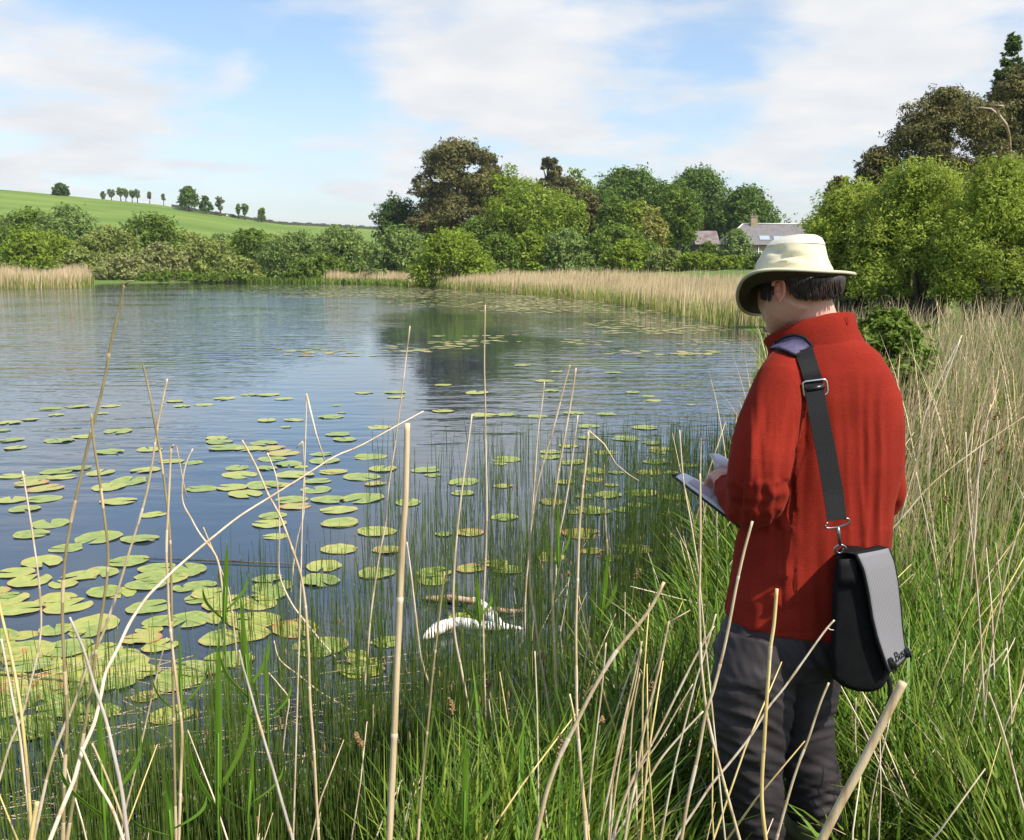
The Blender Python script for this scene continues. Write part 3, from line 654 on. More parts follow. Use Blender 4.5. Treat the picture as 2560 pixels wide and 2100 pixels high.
mb = MB(); mb.box(((hx0 + hx1) / 2, HD + DEP / 2, (zb + ez) / 2), hx1 - hx0, DEP - .6, ez - zb); mb.build('wall', M['stone'], house, False)
mb = MB(); A = Vector((e0.x, HD - .1, ez)); B = Vector((e1.x, HD - .1, ez)); C = Vector((e1.x, HD + DEP + .1, ez)); D = Vector((e0.x, HD + DEP + .1, ez)); P = Vector((r0.x, HD + DEP / 2, r0.z)); Q = Vector((r1.x, HD + DEP / 2, r0.z))
mb.add([A, B, C, D, P, Q, A - Vector((0, 0, .15)), B - Vector((0, 0, .15)), C - Vector((0, 0, .15)), D - Vector((0, 0, .15))], [(0, 1, 5, 4), (1, 2, 5), (2, 3, 4, 5), (3, 0, 4), (0, 6, 7, 1), (1, 7, 8, 2), (2, 8, 9, 3), (3, 9, 6, 0), (6, 9, 8, 7)])
roof = mb.build('roof', M['slate'], house, False)
mb = MB(); mb.tube([A + Vector((0, 0, .08)), P + Vector((0, 0, .1))], .13, 6); mb.tube([P + Vector((0, 0, .1)), Q + Vector((0, 0, .1))], .13, 6); mb.build('ridge_tiles', plain('lead_white', (.62, .62, .62), .6), roof)
cc = hp(1884, 560, HD + DEP / 2); mb = MB(); mb.box((cc.x, HD + DEP / 2, P.z + .35), 1.15, 1.0, 1.9); mb.box((cc.x, HD + DEP / 2, P.z + 1.38), 1.35, 1.2, .16)
ch = mb.build('chimney', M['stone'], roof, False)
for k in (-.28, .28):
    mb = MB(); mb.tube([(cc.x + k, HD + DEP / 2, P.z + 1.46), (cc.x + k, HD + DEP / 2, P.z + 1.85)], [.13, .11], 8); mb.build('chimney_pot', M['rustroof'], ch)
sl_n = (P - A); fy = (DEP / 2) / (P.z - ez)
for uu, vv in ((1911, 595), (1946, 596)):
    c = hp(uu, vv, HD + 1.3); zc2 = c.z; y = HD - .1 + (zc2 - ez) * fy
    def q(dx, dz, o_): return Vector((c.x + dx, y + dz * fy - o_ * .57, zc2 + dz + o_ * .8))
    for nm, w_, h_, o1, o2, mt in (('skylight', .95, .42, -.02, .06, plain('skylight_frame', (.2, .2, .2), .6)), ):
        mb = MB(); mb.add([q(-w_, -h_, o1), q(w_, -h_, o1), q(w_, h_, o1), q(-w_, h_, o1), q(-w_, -h_, o2), q(w_, -h_, o2), q(w_, h_, o2), q(-w_, h_, o2)], [(4, 5, 6, 7), (0, 1, 5, 4), (1, 2, 6, 5), (2, 3, 7, 6), (3, 0, 4, 7)])
        f_ = mb.build('skylight', mt, roof, False)
    mb = MB(); mb.grid([[q(-.83, -.33, .075), q(.83, -.33, .075)], [q(-.83, .33, .075), q(.83, .33, .075)]], .01); mb.build('pane', M['skyl'], f_, False)
# glazed white double door
gd = hp(1849, 640, HD - .05); mb = MB(); gw, gh = 1.9, 3.0; gx = gd.x; gy = HD + .3 - .06; gb = hp(1849, 668, HD).z
for dx in (-gw / 2, 0, gw / 2): mb.box((gx + dx, gy, gb + gh / 2), .16 if dx else .24, .10, gh)
for dz in (.08, gh * .62, gh - .08): mb.box((gx, gy - .004, gb + dz), gw + .14, .09, .14)
dr = mb.build('glazed_door', M['white'], house, False)
mb = MB(); mb.box((gx, gy + .01, gb + gh / 2), gw - .1, .03, gh - .1); mb.build('pane', M['glass'], dr, False)
for ux in (1895, 1960):
    c = hp(ux, 640, HD); mb = MB(); mb.box((c.x, HD + .3 - .03, c.z), 1.3, .08, 1.7); wf = mb.build('window', M['white'], house, False)
    mb = MB(); mb.box((c.x, HD + .24, c.z), 1.1, .06, 1.5); mb.build('pane', M['glass'], wf, False)
for ux in (1806, 1897):
    c = hp(ux, 630, HD - .1); mb = MB(); mb.tube([(c.x, HD + .12, ez - .05), (c.x, HD + .12, zb + .3)], .06, 6); mb.build('drainpipe', M['white'], house)
mb = MB(); mb.box(((hx0 + hx1) / 2, HD - .17, ez - .03), hx1 - hx0 + .5, .12, .12); mb.build('gutter', plain('gutter_grey', (.25, .25, .25)), house, False)
SD = 168.0; s0 = hp(1738, 611, SD); s1 = hp(1800, 606, SD); sp0 = hp(1762, 581, SD + 3); sp1 = hp(1797, 577, SD + 3)
zs = gz(s0.x, SD) - .3; shed = empty('shed', (s0.x, SD, zs), 'dark timber shed with a rusty roof left of the house', 'shed')
mb = MB(); mb.box(((s0.x + s1.x) / 2, SD + 3, (zs + s0.z) / 2), s1.x - s0.x - .3, 5.6, s0.z - zs); mb.build('wall', M['shedwall'], shed, False)
zr = s0.z; a_, b_ = s0.x, s1.x; rzt = sp1.z
mb = MB(); mb.add([(a_, SD - .2, zr), (b_, SD - .2, zr), (b_, SD + 3, rzt), (a_, SD + 3, rzt), (a_, SD + 6.2, zr), (b_, SD + 6.2, zr)], [(0, 1, 2, 3), (3, 2, 5, 4), (0, 3, 4), (1, 5, 2), (0, 4, 5, 1)]); mb.build('roof', M['rustroof'], shed, False)
mb = MB(); mb.box((s1.x - .5, SD + .17, (zs + zr) / 2), .12, .08, zr - zs - .2); mb.build('drainpipe', M['white'], shed, False)
c = hp(1760, 640, SD); mb = MB(); mb.box((c.x - .3, SD + .16, zs + 1.5), 1.3, .08, 2.3); mb.build('door', plain('shed_door', (.20, .10, .07), .8), shed, False)
# ------------------------------------------------------------------ reed beds, grass, rushes
def scatter(n, xr, yr, cond, rg, ylog=False):
    out = []
    got = 0
    while got < n:
        x = rg.uniform(xr[0], xr[1], n * 2); y = (np.exp(rg.uniform(np.log(yr[0]), np.log(yr[1]), n * 2)) if ylog else rg.uniform(yr[0], yr[1], n * 2))
        if ylog: x = x * y  # xr given as slopes
        d = lake_sd(x, y); k = cond(x, y, d, rg); x, y = x[k], y[k]; out.append(np.stack([x, y], 1)); got += len(x)
        if len(x) == 0: raise RuntimeError('empty scatter')
    return np.concatenate(out)[:n]
def P3(xy, dz=0.0): return np.column_stack([xy, ground_z(xy[:, 0], xy[:, 1]) + dz])
rg = np.random.default_rng(11)
def reedbed(name, label, n, xr, yr, smin, smax, hh, green_n, gh, seed, extra=None):
    rg = np.random.default_rng(seed)
    c = lambda x, y, d, r: (d > smin) & (d < smax) & (r.random(len(x)) < np.exp(-np.clip(d, 0, 99) / 7) + .25) & (extra(x, y) if extra else True)
    P = P3(scatter(n, xr, yr, c, rg), -.15); w = P[:, 1] / 1000
    hv = .86 + .22 * np.sin(P[:, 0] * .7 + P[:, 1] * .23) * np.sin(P[:, 0] * .31 + 2) 
    V, Fq = ribbons(P, rg.uniform(-.6, 1.2, n), rg.uniform(.02, .22, n), hh * hv * rg.uniform(.75, 1.12, n), .35 * w + .012, 3, 1, rg, rg.uniform(-.7, .7, n))
    tag(link(name, mesh_np(name, V, Fq), M['reedfar']), label, 'reeds', None, 'stuff')
    if green_n:
        c2 = lambda x, y, d, r: (d > -.5) & (d < 2.6) & (extra(x, y) if extra else True)
        P = P3(scatter(green_n, xr, yr, c2, rg), -.1); P[:, 2] = np.maximum(P[:, 2], -.05)
        V, Fq = ribbons(P, rg.uniform(0, 6.3, green_n), rg.uniform(.05, .3, green_n), gh * rg.uniform(.5, 1.15, green_n), .45 * P[:, 1] / 1000 + .012, 2, 1, rg, rg.uniform(-.7, .7, green_n))
        tag(link('green_reeds', mesh_np('green_reeds', V, Fq), M['reedfargreen']), 'green young reeds at the foot of ' + label, 'reeds', None, 'stuff')
reedbed('reed_bed', 'the long tan reed bed on the far right shore', 17000, (-14, 22), (38, 122), -.3, 17, 1.6, 6800, 1.0, 21, lambda x, y: (x > -12) & (x < y * .36 + 3))
reedbed('reed_bed', 'the tan reed bed at the far left edge', 4200, (-70, -41.5), (95, 120), -.2, 14, 2.6, 1500, 1.5, 22)
reedbed('reed_bed', 'the small tan reed bed beside the wood', 3000, (-26, -9), (118, 150), .8, 14, 1.9, 900, .9, 23)
# lush fringe
rgf = np.random.default_rng(31)
Pf = P3(scatter(5200, (-62, -6), (80, 152), lambda x, y, d, r: (d > -.3) & (d < 3.0) & (x > -40), rgf)); 
V, Fq = ribbons(Pf, rgf.uniform(0, 6.3, 5200), rgf.uniform(.3, .9, 5200), rgf.uniform(.35, .9, 5200), np.full(5200, .10), 2)
tag(link('waterside_grass', mesh_np('waterside_grass', V, Fq), LEAF['mid']), 'lush green grass fringe at the far waterline', 'grass', None, 'stuff')

# near grass
PERS = [(0.66, 2.74), (0.84, 2.88)]
def notfeet(x, y): return (np.hypot(x - .70, y - 2.78) > .17) & (np.hypot(x - .88, y - 2.86) > .14)
def grass_patch(n, yr, xs_, hmin, hmax, wid, mat, name, label, seed, dist_h=True, dens=None, nseg=4, leanr=(.25, 1.15), tuft=9):
    rg = np.random.default_rng(seed)
    def cond(x, y, d, r):
        k = (d > .02) & notfeet(x, y)
        if dens is not None: k &= r.random(len(x)) < dens(x, y, d)
        return k
    nt = n // tuft
    T0 = scatter(nt, xs_, yr, cond, rg, True); idx = np.repeat(np.arange(nt), tuft); n = len(idx)
    sp = .02 + .012 * T0[idx, 1]; P = T0[idx] + rg.normal(size=(n, 2)) * sp[:, None]
    # keep out of the water
    k = (lake_sd(P[:, 0], P[:, 1]) > -.05) & notfeet(P[:, 0], P[:, 1]); P = P[k]; idx = idx[k]; n = len(P)
    P = P3(P, -.03)
    taz = rg.uniform(0, 2 * np.pi, nt) * .45 + np.sin(T0[:, 0] * 1.6) * 1.2 + np.cos(T0[:, 1] * 1.1) * 1.0
    az = taz[idx] + rg.normal(size=n) * 1.0
    th = rg.uniform(.7, 1.2, nt)[idx] * np.where((P[:, 1] < 2.72) & (P[:, 0] > .25) & (P[:, 0] < 1.3), .42, 1.0) * np.where(lake_sd(P[:, 0], P[:, 1]) < .45, .62, 1.0) * np.where((np.hypot(P[:, 0] - .8, P[:, 1] - 2.8) < .45), .6, 1)
    V, Fq = ribbons(P, az, rg.uniform(leanr[0], leanr[1], n), rg.uniform(hmin, hmax, n) * th, wid * (1 + .10 * P[:, 1]) * rg.uniform(.6, 1.4, n), nseg, 1.15, rg, az + np.pi / 2 + rg.normal(size=n) * .6)
    tag(link(name, mesh_np(name, V, Fq, False), mat), label, 'grass', None, 'stuff')
grass_patch(33000, (1.35, 9), (-.12, .62), .28, .60, .0070, M['grass'], 'grass', 'dense long green grass and sedge on the near bank', 41)
grass_patch(15000, (8, 34), (.02, .62), .45, .95, .0056, M['grass_far'], 'grass', 'green grass among the reeds further along the bank', 42, nseg=3)
grass_patch(1500, (1.5, 8), (-.1, .6), .3, .6, .0035, M['straw'], 'dry_grass', 'dry tan blades lying among the green grass', 43, leanr=(.6, 1.5), tuft=2)
grass_patch(2600, (1.5, 7), (-.1, .6), .30, .62, .0115, M['reedleaf'], 'broad_grass', 'broader bright green blades among the bank grass', 44, tuft=4, leanr=(.3, 1.2))
# reeds of the right bank
def bankreeds(n, yr, hmin, hmax, seed, mat, name, label, rad, xr=(.235, .62), lean=(.04, .38)):
    rg = np.random.default_rng(seed)
    P = P3(scatter(n, xr, yr, lambda x, y, d, r: (d > .1) & (x > 1.25) & (r.random(len(x)) < .35 + .65 * (np.sin(x * 2.2 + y * .8) > -.2)), rg, True), -.05)
    az = rg.normal(size=n) * .9 + .35
    V, Fq = stems(P, az, rg.uniform(lean[0], lean[1], n), rg.uniform(hmin, hmax, n), rad * (.7 + .05 * P[:, 1]) * rg.uniform(.6, 1.3, n), 3, 3, .35)
    tag(link(name, mesh_np(name, V, Fq), mat), label, 'reeds', None, 'stuff')
bankreeds(800, (4.6, 9), .7, 1.25, 51, M['straw'], 'bank_reeds', 'dense dry tan reeds standing right behind the person', .0034)
bankreeds(1800, (8, 22), .75, 1.25, 52, M['straw'], 'bank_reeds', 'dry tan reeds on the bank under the willows', .0038)
rgb_ = np.random.default_rng(53); nb_ = 1700
P = P3(scatter(nb_, (.22, .62), (7, 26), lambda x, y, d, r: (d > .1), rgb_, True)); az = rgb_.normal(size=nb_) * .9 + .3
V, Fq = ribbons(P, az, rgb_.uniform(.3, 1.0, nb_), rgb_.uniform(.8, 1.45, nb_), .0045 * (1 + .09 * P[:, 1]), 4)
tag(link('dry_reed_leaves', mesh_np('dry_reed_leaves', V, Fq), M['straw']), 'curving dry leaves among the tan reeds of the right bank', 'reeds', None, 'stuff')
# rushes (spike rush and horsetail) in the shallows
m = M['rush']; t = m.node_tree; Lk = t.links.new
pb = t.nodes['Principled BSDF']; src = pb.inputs['Base Color'].links[0].from_socket
gg = nn(t, 'ShaderNodeNewGeometry'); mpn = nn(t, 'ShaderNodeMapping', inp={'Scale': (9, 9, 45)}); Lk(gg.outputs['Position'], mpn.inputs[0])
wn = nn(t, 'ShaderNodeTexNoise', inp={'Scale': 1.0, 'Detail': 2}); Lk(mpn.outputs[0], wn.inputs['Vector'])
wr = nn(t, 'ShaderNodeMapRange', inp={1: .66, 2: .72, 3: 0, 4: .6}); Lk(wn.outputs['Fac'], wr.inputs[0])
wm = nn(t, 'ShaderNodeMix', data_type='RGBA'); Lk(wr.outputs[0], wm.inputs[0]); Lk(src, wm.inputs[6]); wm.inputs[7].default_value = (.62, .60, .48, 1); Lk(wm.outputs[2], pb.inputs['Base Color'])
rgr = np.random.default_rng(61); nr = 9200
def rcond(x, y, d, r):
    dens = np.where(d > -.1, .5, np.exp(-(-d) / 1.15)) + .015 * (d > -4)
    cl = .25 + .75 * (np.sin(x * 5 + y * 2.3) * np.sin(x * 2.1 - y * 3.7) > -.25)
    u = 1280 + F * x / np.maximum(y, .1) * 1.0
    dens = dens * np.where((np.abs(x + .33) < .42) & (np.abs(y - 5.95) < .45), .35, 1)
    return (d < .12) & (r.random(len(x)) < dens * cl) & ~((u < 500) & (y > 5.1)) & ~((u < 900) & (y > 7.2))
P = scatter(nr, (-.62, .34), (2.6, 13), rcond, rgr, True); P = np.column_stack([P, np.full(nr, -.12)])
P[:, 2] = np.where(lake_sd(P[:, 0], P[:, 1]) > 0, .0, -.12)
H = rgr.uniform(.30, .62, nr) * np.where(P[:, 1] < 5, 1.05, .95)
V, Fq = stems(P, rgr.uniform(0, 6.28, nr), np.abs(rgr.normal(size=nr)) * .07, H, rgr.uniform(.0022, .0040, nr) * (.8 + .05 * P[:, 1]), 3, 3, .45)
tag(link('rushes', mesh_np('rushes', V, Fq), M['rush']), 'countless thin green rushes rising from the shallow water', 'rushes', None, 'stuff')
# rush heads
ih = rgr.choice(nr, 170, replace=False); hv = []; hf = []
mb = MB()
for i in ih:
    x, y, z = P[i]; tz = z + H[i]; mb.tube([(x, y, tz - .03), (x, y, tz - .012), (x, y, tz + .004)], [.003, .0052, .001], 5, cap=False)
tag(mb.build('rush_heads', M['spike']), 'small brown flower heads on the tips of the rushes', 'rushes', None, 'stuff')
# fallen dead stems floating among the rushes
mb = MB(); rs = random.Random(5)
for i in range(120):
    g_ = G(rs.uniform(-60, 1300), rs.uniform(1660, 2150), .01); 
    if lake_sd(np.array([g_.x]), np.array([g_.y]))[0] > .2: continue
    a_ = rs.gauss(.25, .55); ln = rs.uniform(.2, 1.1); dv = Vector((math.cos(a_), math.sin(a_), 0)) * ln; z0 = rs.uniform(.004, .05)
    mb.tube([g_ - dv / 2 + Vector((0, 0, z0 + .02 * rs.random())), g_ + Vector((0, 0, z0)), g_ + dv / 2 + Vector((0, 0, z0 + .02 * rs.random()))], [.002, .0024, .0018], 4, cap=False)
tag(mb.build('fallen_stems', M['reed_tan']), 'tangle of fallen dead stems lying on the shallow water', 'dead stems', None, 'stuff')

# ------------------------------------------------------------------ lily pads
def padmesh(name, seed, hero=True):
    rr = random.Random(seed); n = 30; rings = 5; vs = [(0.12 * 0, .0, .0)]; fs = []
    notch = .10 + rr.random() * .14; ph = rr.uniform(0, 6.28); wav = [rr.uniform(-.02, .02) for _ in range(6)]
    el = rr.uniform(.82, .95); fold = rr.random() < .3; fa = rr.uniform(0, 6.28)
    for r in range(1, rings + 1):
        for k in range(n + 1):
            a = notch + (2 * math.pi - 2 * notch) * k / n; q = r / rings
            rad = q * (1 + .035 * math.sin(3 * a + ph) + .02 * math.sin(9 * a + ph * 2) * q)
            e = min(k, n - k) / n
            if e < .08: rad *= .93 + .9 * e
            x = math.cos(a) * rad; y = math.sin(a) * rad * el
            z = .012 * q * q * math.sin(2 * a + wav[0] * 90) + .018 * q ** 4 * math.sin(5 * a + ph) + .02 * (q ** 6)
            if fold and q > .6 and abs((a - fa + math.pi) % 6.283 - math.pi) < .35: z += .22 * (q - .6); x *= .9; y *= .9
            vs.append((x * .5, y * .5, z * .5 + .006))
    for k in range(n): fs.append((0, 1 + k, 2 + k))
    for r in range(rings - 1):
        for k in range(n): a = 1 + r * (n + 1) + k; b = a + n + 1; fs.append((a, b, b + 1, a + 1))
    me = bpy.data.meshes.new(name); me.from_pydata(vs, [], fs); me.update(); me.polygons.foreach_set('use_smooth', [True] * len(fs)); return me
def padmat(name, c1, c2, edge, blotch):
    m, t, b, o = newmat(name); L = t.links.new
    tcn = nn(t, 'ShaderNodeTexCoord'); oi = nn(t, 'ShaderNodeObjectInfo')
    vm = nn(t, 'ShaderNodeVectorMath', operation='LENGTH'); L(tcn.outputs['Object'], vm.inputs[0])
    n = nn(t, 'ShaderNodeTexNoise', noise_dimensions='4D', inp={'Scale': 5, 'Detail': 5}); L(tcn.outputs['Object'], n.inputs['Vector'])
    ml = nn(t, 'ShaderNodeMath', operation='MULTIPLY', inp={1: 40}); L(oi.outputs['Random'], ml.inputs[0]); L(ml.outputs[0], n.inputs['W'])
    r = nn(t, 'ShaderNodeValToRGB'); L(n.outputs['Fac'], r.inputs[0]); r.color_ramp.elements[0].position = .35; r.color_ramp.elements[1].position = .62
    r.color_ramp.elements[0].color = rgba(c1); r.color_ramp.elements[1].color = rgba(c2)
    ad = nn(t, 'ShaderNodeMath', operation='MULTIPLY_ADD', inp={1: .24}); L(n.outputs['Fac'], ad.inputs[0]); L(vm.outputs['Value'], ad.inputs[2])
    er = nn(t, 'ShaderNodeMapRange', inp={1: .46 , 2: .60, 3: 0, 4: blotch}); L(ad.outputs[0], er.inputs[0])
    mx = nn(t, 'ShaderNodeMix', data_type='RGBA'); L(er.outputs[0], mx.inputs[0]); L(r.outputs[0], mx.inputs[6]); mx.inputs[7].default_value = rgba(edge)
    # pale veins fanning from the stalk
    sp = nn(t, 'ShaderNodeSeparateXYZ'); L(tcn.outputs['Object'], sp.inputs[0])
    at = nn(t, 'ShaderNodeMath', operation='ARCTAN2'); L(sp.outputs[1], at.inputs[0]); L(sp.outputs[0], at.inputs[1])
    m9 = nn(t, 'ShaderNodeMath', operation='MULTIPLY', inp={1: 9}); L(at.outputs[0], m9.inputs[0]); sn = nn(t, 'ShaderNodeMath', operation='SINE'); L(m9.outputs[0], sn.inputs[0])
    vr = nn(t, 'ShaderNodeMapRange', inp={1: .95, 2: 1, 3: 0, 4: .35}); L(sn.outputs[0], vr.inputs[0])
    mv = nn(t, 'ShaderNodeMix', data_type='RGBA'); L(vr.outputs[0], mv.inputs[0]); L(mx.outputs[2], mv.inputs[6]); mv.inputs[7].default_value = (.42, .46, .16, 1)
    L(mv.outputs[2], b.inputs['Base Color']); b.inputs['Roughness'].default_value = .32; b.inputs['Specular IOR Level'].default_value = .45
    bp = nn(t, 'ShaderNodeBump', inp={'Strength': .5, 'Distance': .02}); L(n.outputs['Fac'], bp.inputs['Height']); L(bp.outputs[0], b.inputs['Normal'])
    return m
PM = {'green': padmat('pad_green', (.18, .25, .032), (.28, .34, .055), (.42, .38, .09), .6), 'yellow': padmat('pad_yellow_green', (.29, .33, .045), (.39, .41, .07), (.47, .34, .09), .8),
      'rust': padmat('pad_rusty_edge', (.30, .34, .05), (.42, .36, .08), (.50, .20, .06), 1.0), 'drowned': padmat('pad_drowned', (.14, .13, .06), (.22, .15, .09), (.25, .12, .07), .8)}
PME = {k: [padmesh('lily_pad', 100 * i + j) for j in range(6)] for i, k in enumerate(PM)}
for k in PM:
    for me in PME[k]: me.materials.append(PM[k])
PADS = []
for X, Y, Wd in [(265,258,105),(405,246,115),(585,245,95),(297,292,78),(160,316,80),(45,333,120),(20,374,75),(545,284,60),(1190,205,110),(925,220,90),(963,245,90),(1078,238,95),(1320,185,90),(1415,185,120),(1505,207,95),(1412,321,105),(1555,318,105),(1752,302,125),(1925,175,90),(2090,172,110),(2095,198,90),(625,379,140),(60,425,120),(312,428,145),(440,408,110),(85,465,115),(580,487,145),(790,475,135),(905,538,120),(1020,545,95),(1145,415,120),(1160,435,130),(1200,465,180),(1320,470,150),(1395,442,140),(1440,470,140),(1500,495,160),(1440,525,140),(1530,552,150),(1255,572,130),(1410,575,110),(1700,500,110),(1790,395,120),(1825,422,125),(1715,535,160),(2005,357,120),(1957,514,160),(1760,594,140),(2025,578,150),(1915,620,185),(1985,657,110),(770,584,150),(60,617,140),(200,630,170),(300,592,150),(420,574,120),(330,622,140),(530,598,150),(680,644,200),(575,675,180),(160,655,160),(240,682,180),(230,737,165),(60,742,160),(130,790,150),(630,750,175),(1065,683,155),(1225,677,155),(1300,712,180),(1395,665,175),(1270,610,180),(1560,608,200),(1680,642,140),(1670,688,160),(1540,742,160),(1565,775,155),(1740,742,175),(1920,735,210),(1790,795,185),(1800,864,185),(1985,910,190),(1795,1002,185),(2045,1005,150),(1455,935,125),(810,820,130),(265,868,190),(165,925,170),(520,942,230),(740,950,185),(350,998,165),(225,1072,215),(675,1070,200),(75,1130,200),(160,1172,220),(835,1105,180),(800,1150,160),(1000,1110,190),(970,1210,120),(1060,1195,160),(1110,1240,180),(780,1190,200),(1420,1160,150),(1710,1095,190),(1690,1170,220),(1990,1130,190),(110,1320,230),(365,1305,240),(40,1250,90),(310,1260,180),(790,1310,220),(500,1400,280),(290,1430,170),(120,1460,150),(100,1530,200),(350,1530,270),(360,1625,240),(750,1480,200),(620,1580,230),(790,1430,140),(990,1380,230),(1200,1290,250),(1370,1290,200),(1340,1380,270),(1300,1450,250),(1565,1425,265),(1690,1520,280),(1200,1590,260),(1010,1620,150),(700,1650,230),(950,1670,230),(1910,1640,240),(1885,1560,90)]:
    PADS.append((X / 2.116, 900 + Y / 2.116, Wd / 2.116))
for X, Y, Wd in [(380,540,310),(680,490,240),(840,430,200),(1050,480,300),(160,760,330),(110,500,220),(860,570,120)]: PADS.append((X / 2.351, 1500 + Y / 2.351, Wd / 2.351))
for X, Y, Wd in [(195,5,110),(250,85,120),(890,98,110),(1010,130,100),(1050,165,120),(425,262,160),(670,272,140),(545,366,165),(990,380,190),(830,467,200),(535,458,140),(1040,500,150),(1120,550,190),(675,575,180),(385,525,165),(240,570,160),(250,610,170),(400,658,160),(1080,650,200),(575,722,220),(760,735,120),(1030,733,220),(585,790,150),(720,832,100),(960,895,240),(1220,930,220),(250,965,220),(930,990,160),(605,1040,220),(425,1045,120),(830,1030,170),(1170,1060,200),(490,1215,300),(570,1350,180),(240,1400,240),(900,1340,280),(730,1410,160),(1150,1230,150),(140,290,145)]: PADS.append((1300 + X / 3.157, 950 + Y / 3.157, Wd / 3.157))
for X, Y, Wd in [(110,20,185),(305,65,200),(105,160,190),(360,165,150),(60,250,120),(305,290,190),(810,70,150),(670,80,60),(820,265,160),(950,240,140),(1020,275,150),(620,285,180),(610,330,170),(220,800,250),(760,530,130),(360,665,160)]: PADS.append((800 + X / 2.17, 1300 + Y / 2.17, Wd / 2.17))
for X, Y, Wd in [(1045,950,55),(957,997,65),(880,972,55),(904,695,40),(860,725,45),(915,796,34),(985,812,50),(1125,788,40),(1265,770,34),(1080,755,36),(1150,768,30),(1000,858,50),(1045,857,40),(915,850,44)]: PADS.append((X * 1.21, Y * 1.21, Wd * 1.21))
DROWN = [(1490,720,140),(290,770,130),(1000,797,130),(335,922,150),(550,1155,200),(1275,1110,140),(370,780,150),(1720,660,110),(860,770,110),(450,830,140),(700,1150,150),(1500,1180,120),(700,545,80)]
rp = random.Random(3); PR = {}
def zone(u, v):
    if v > 1640: return 'low among the rush stems ' + ('left of the diagonal reed' if u < 240 else 'right of the diagonal reed')
    if v > 1500: return ('at the left edge of the raft' if u < 150 else 'left of the folded reed in the raft' if u < 420 else 'right of the folded reed in the raft' if u < 620 else 'beside the driftwood' if u > 950 else 'between the raft and the thickest reed')
    if v > 1370: return ('at the far left of the raft' if u < 150 else 'in the raft behind the olive reeds' if u < 420 else 'in the raft under the diagonal reed' if u < 700 else 'just left of the thickest reed' if u < 1000 else 'above the driftwood' if u < 1300 else 'among the rushes left of the jacket')
    if v > 1210: return ('left of the olive reeds' if u < 200 else 'between the olive and folded reeds' if u < 440 else 'above the diagonal reed' if u < 720 else 'left of the thickest reed' if u < 1000 else 'left of the hanging-top reed' if u < 1440 else 'below the notebook corner')
    if v > 1080: return ('by the left edge, in the middle' if u < 200 else 'behind the crossed olive reeds' if u < 440 else 'in the dense middle cluster' if u < 760 else 'left of the straight thin reed' if u < 1200 else 'behind the two leaning reeds' if u < 1440 else 'left of the notebook')
    if v > 1000: return 'on open water near the left edge' if u < 420 else 'on open water in the middle left' if u < 900 else 'on open water right of the middle'
    return 'far out on the ripples at left' if u < 420 else 'far out on the ripples in the middle' if u < 1000 else 'far out on the ripples at right'
KW = {'green': 'mid green lily pad', 'yellow': 'yellow-green lily pad', 'rust': 'rusty-edged lily pad', 'drowned': 'brownish sunken lily pad'}
def size_word(w): return 'large ' if w > 95 else ('small ' if w < 48 else '')
def pad(u, v, w, kind, z=0.0):
    p = G(u, v, z); dist = math.hypot(p.y, CAMZ); s = 1.12 * w * p.y / F / math.cos(PITCH)
    s = min(max(s, .16), .50)
    me = rp.choice(PME[kind]); o = bpy.data.objects.new('lily_pad', me); COL.objects.link(o)
    o.location = (p.x, p.y, z + .002 + rp.random() * .007); o.scale = (s, s, .7 * s); o.rotation_euler = (rp.gauss(0, .012), rp.gauss(0, .012), rp.uniform(0, 6.28))
    lb = size_word(w) + KW[kind] + ' ' + (zone(u, v) if kind != 'drowned' else zone(u, v))
    tag(o, lb, 'lily pad', 'lily pads: ' + lb)
RUST = {(620, 1580), (1455, 935), (350, 998), (740, 950), (110, 500), (290, 1430), (1985, 657), (760, 735), (365, 1305), (835, 1105)}
rx_ = random.Random(9)
for _ in range(46):
    v_ = rx_.uniform(1400, 1790); u_ = rx_.uniform(-20, 780 - (v_ - 1400) * .9); PADS.append((u_, v_, (50 + (v_ - 1400) * .16 + 28) * rx_.uniform(.75, 1.15)))
for _ in range(26):
    v_ = rx_.uniform(1010, 1330); u_ = rx_.uniform(640, 1780); PADS.append((u_, v_, (v_ - 880) * .17 * rx_.uniform(.7, 1.1)))
PADS = [p for p in PADS if lake_sd(np.array([G(p[0], p[1]).x]), np.array([G(p[0], p[1]).y]))[0] < -.12]
for (u, v, w) in PADS:
    x = rp.random(); kind = 'green' if x < .55 else ('yellow' if x < .92 else 'rust')
    if v < 1100 and kind == 'rust': kind = 'yellow'
    pad(u, v, w, kind)
for _ in range(22): v_ = rx_.uniform(1180, 1640); pad(rx_.uniform(0, 1000), v_, 60 + (v_ - 1180) * .1, 'drowned', -.05)
for X, Y, Wd in DROWN: pad(X / 2.116, 900 + Y / 2.116, Wd / 2.116, 'drowned', -.045)
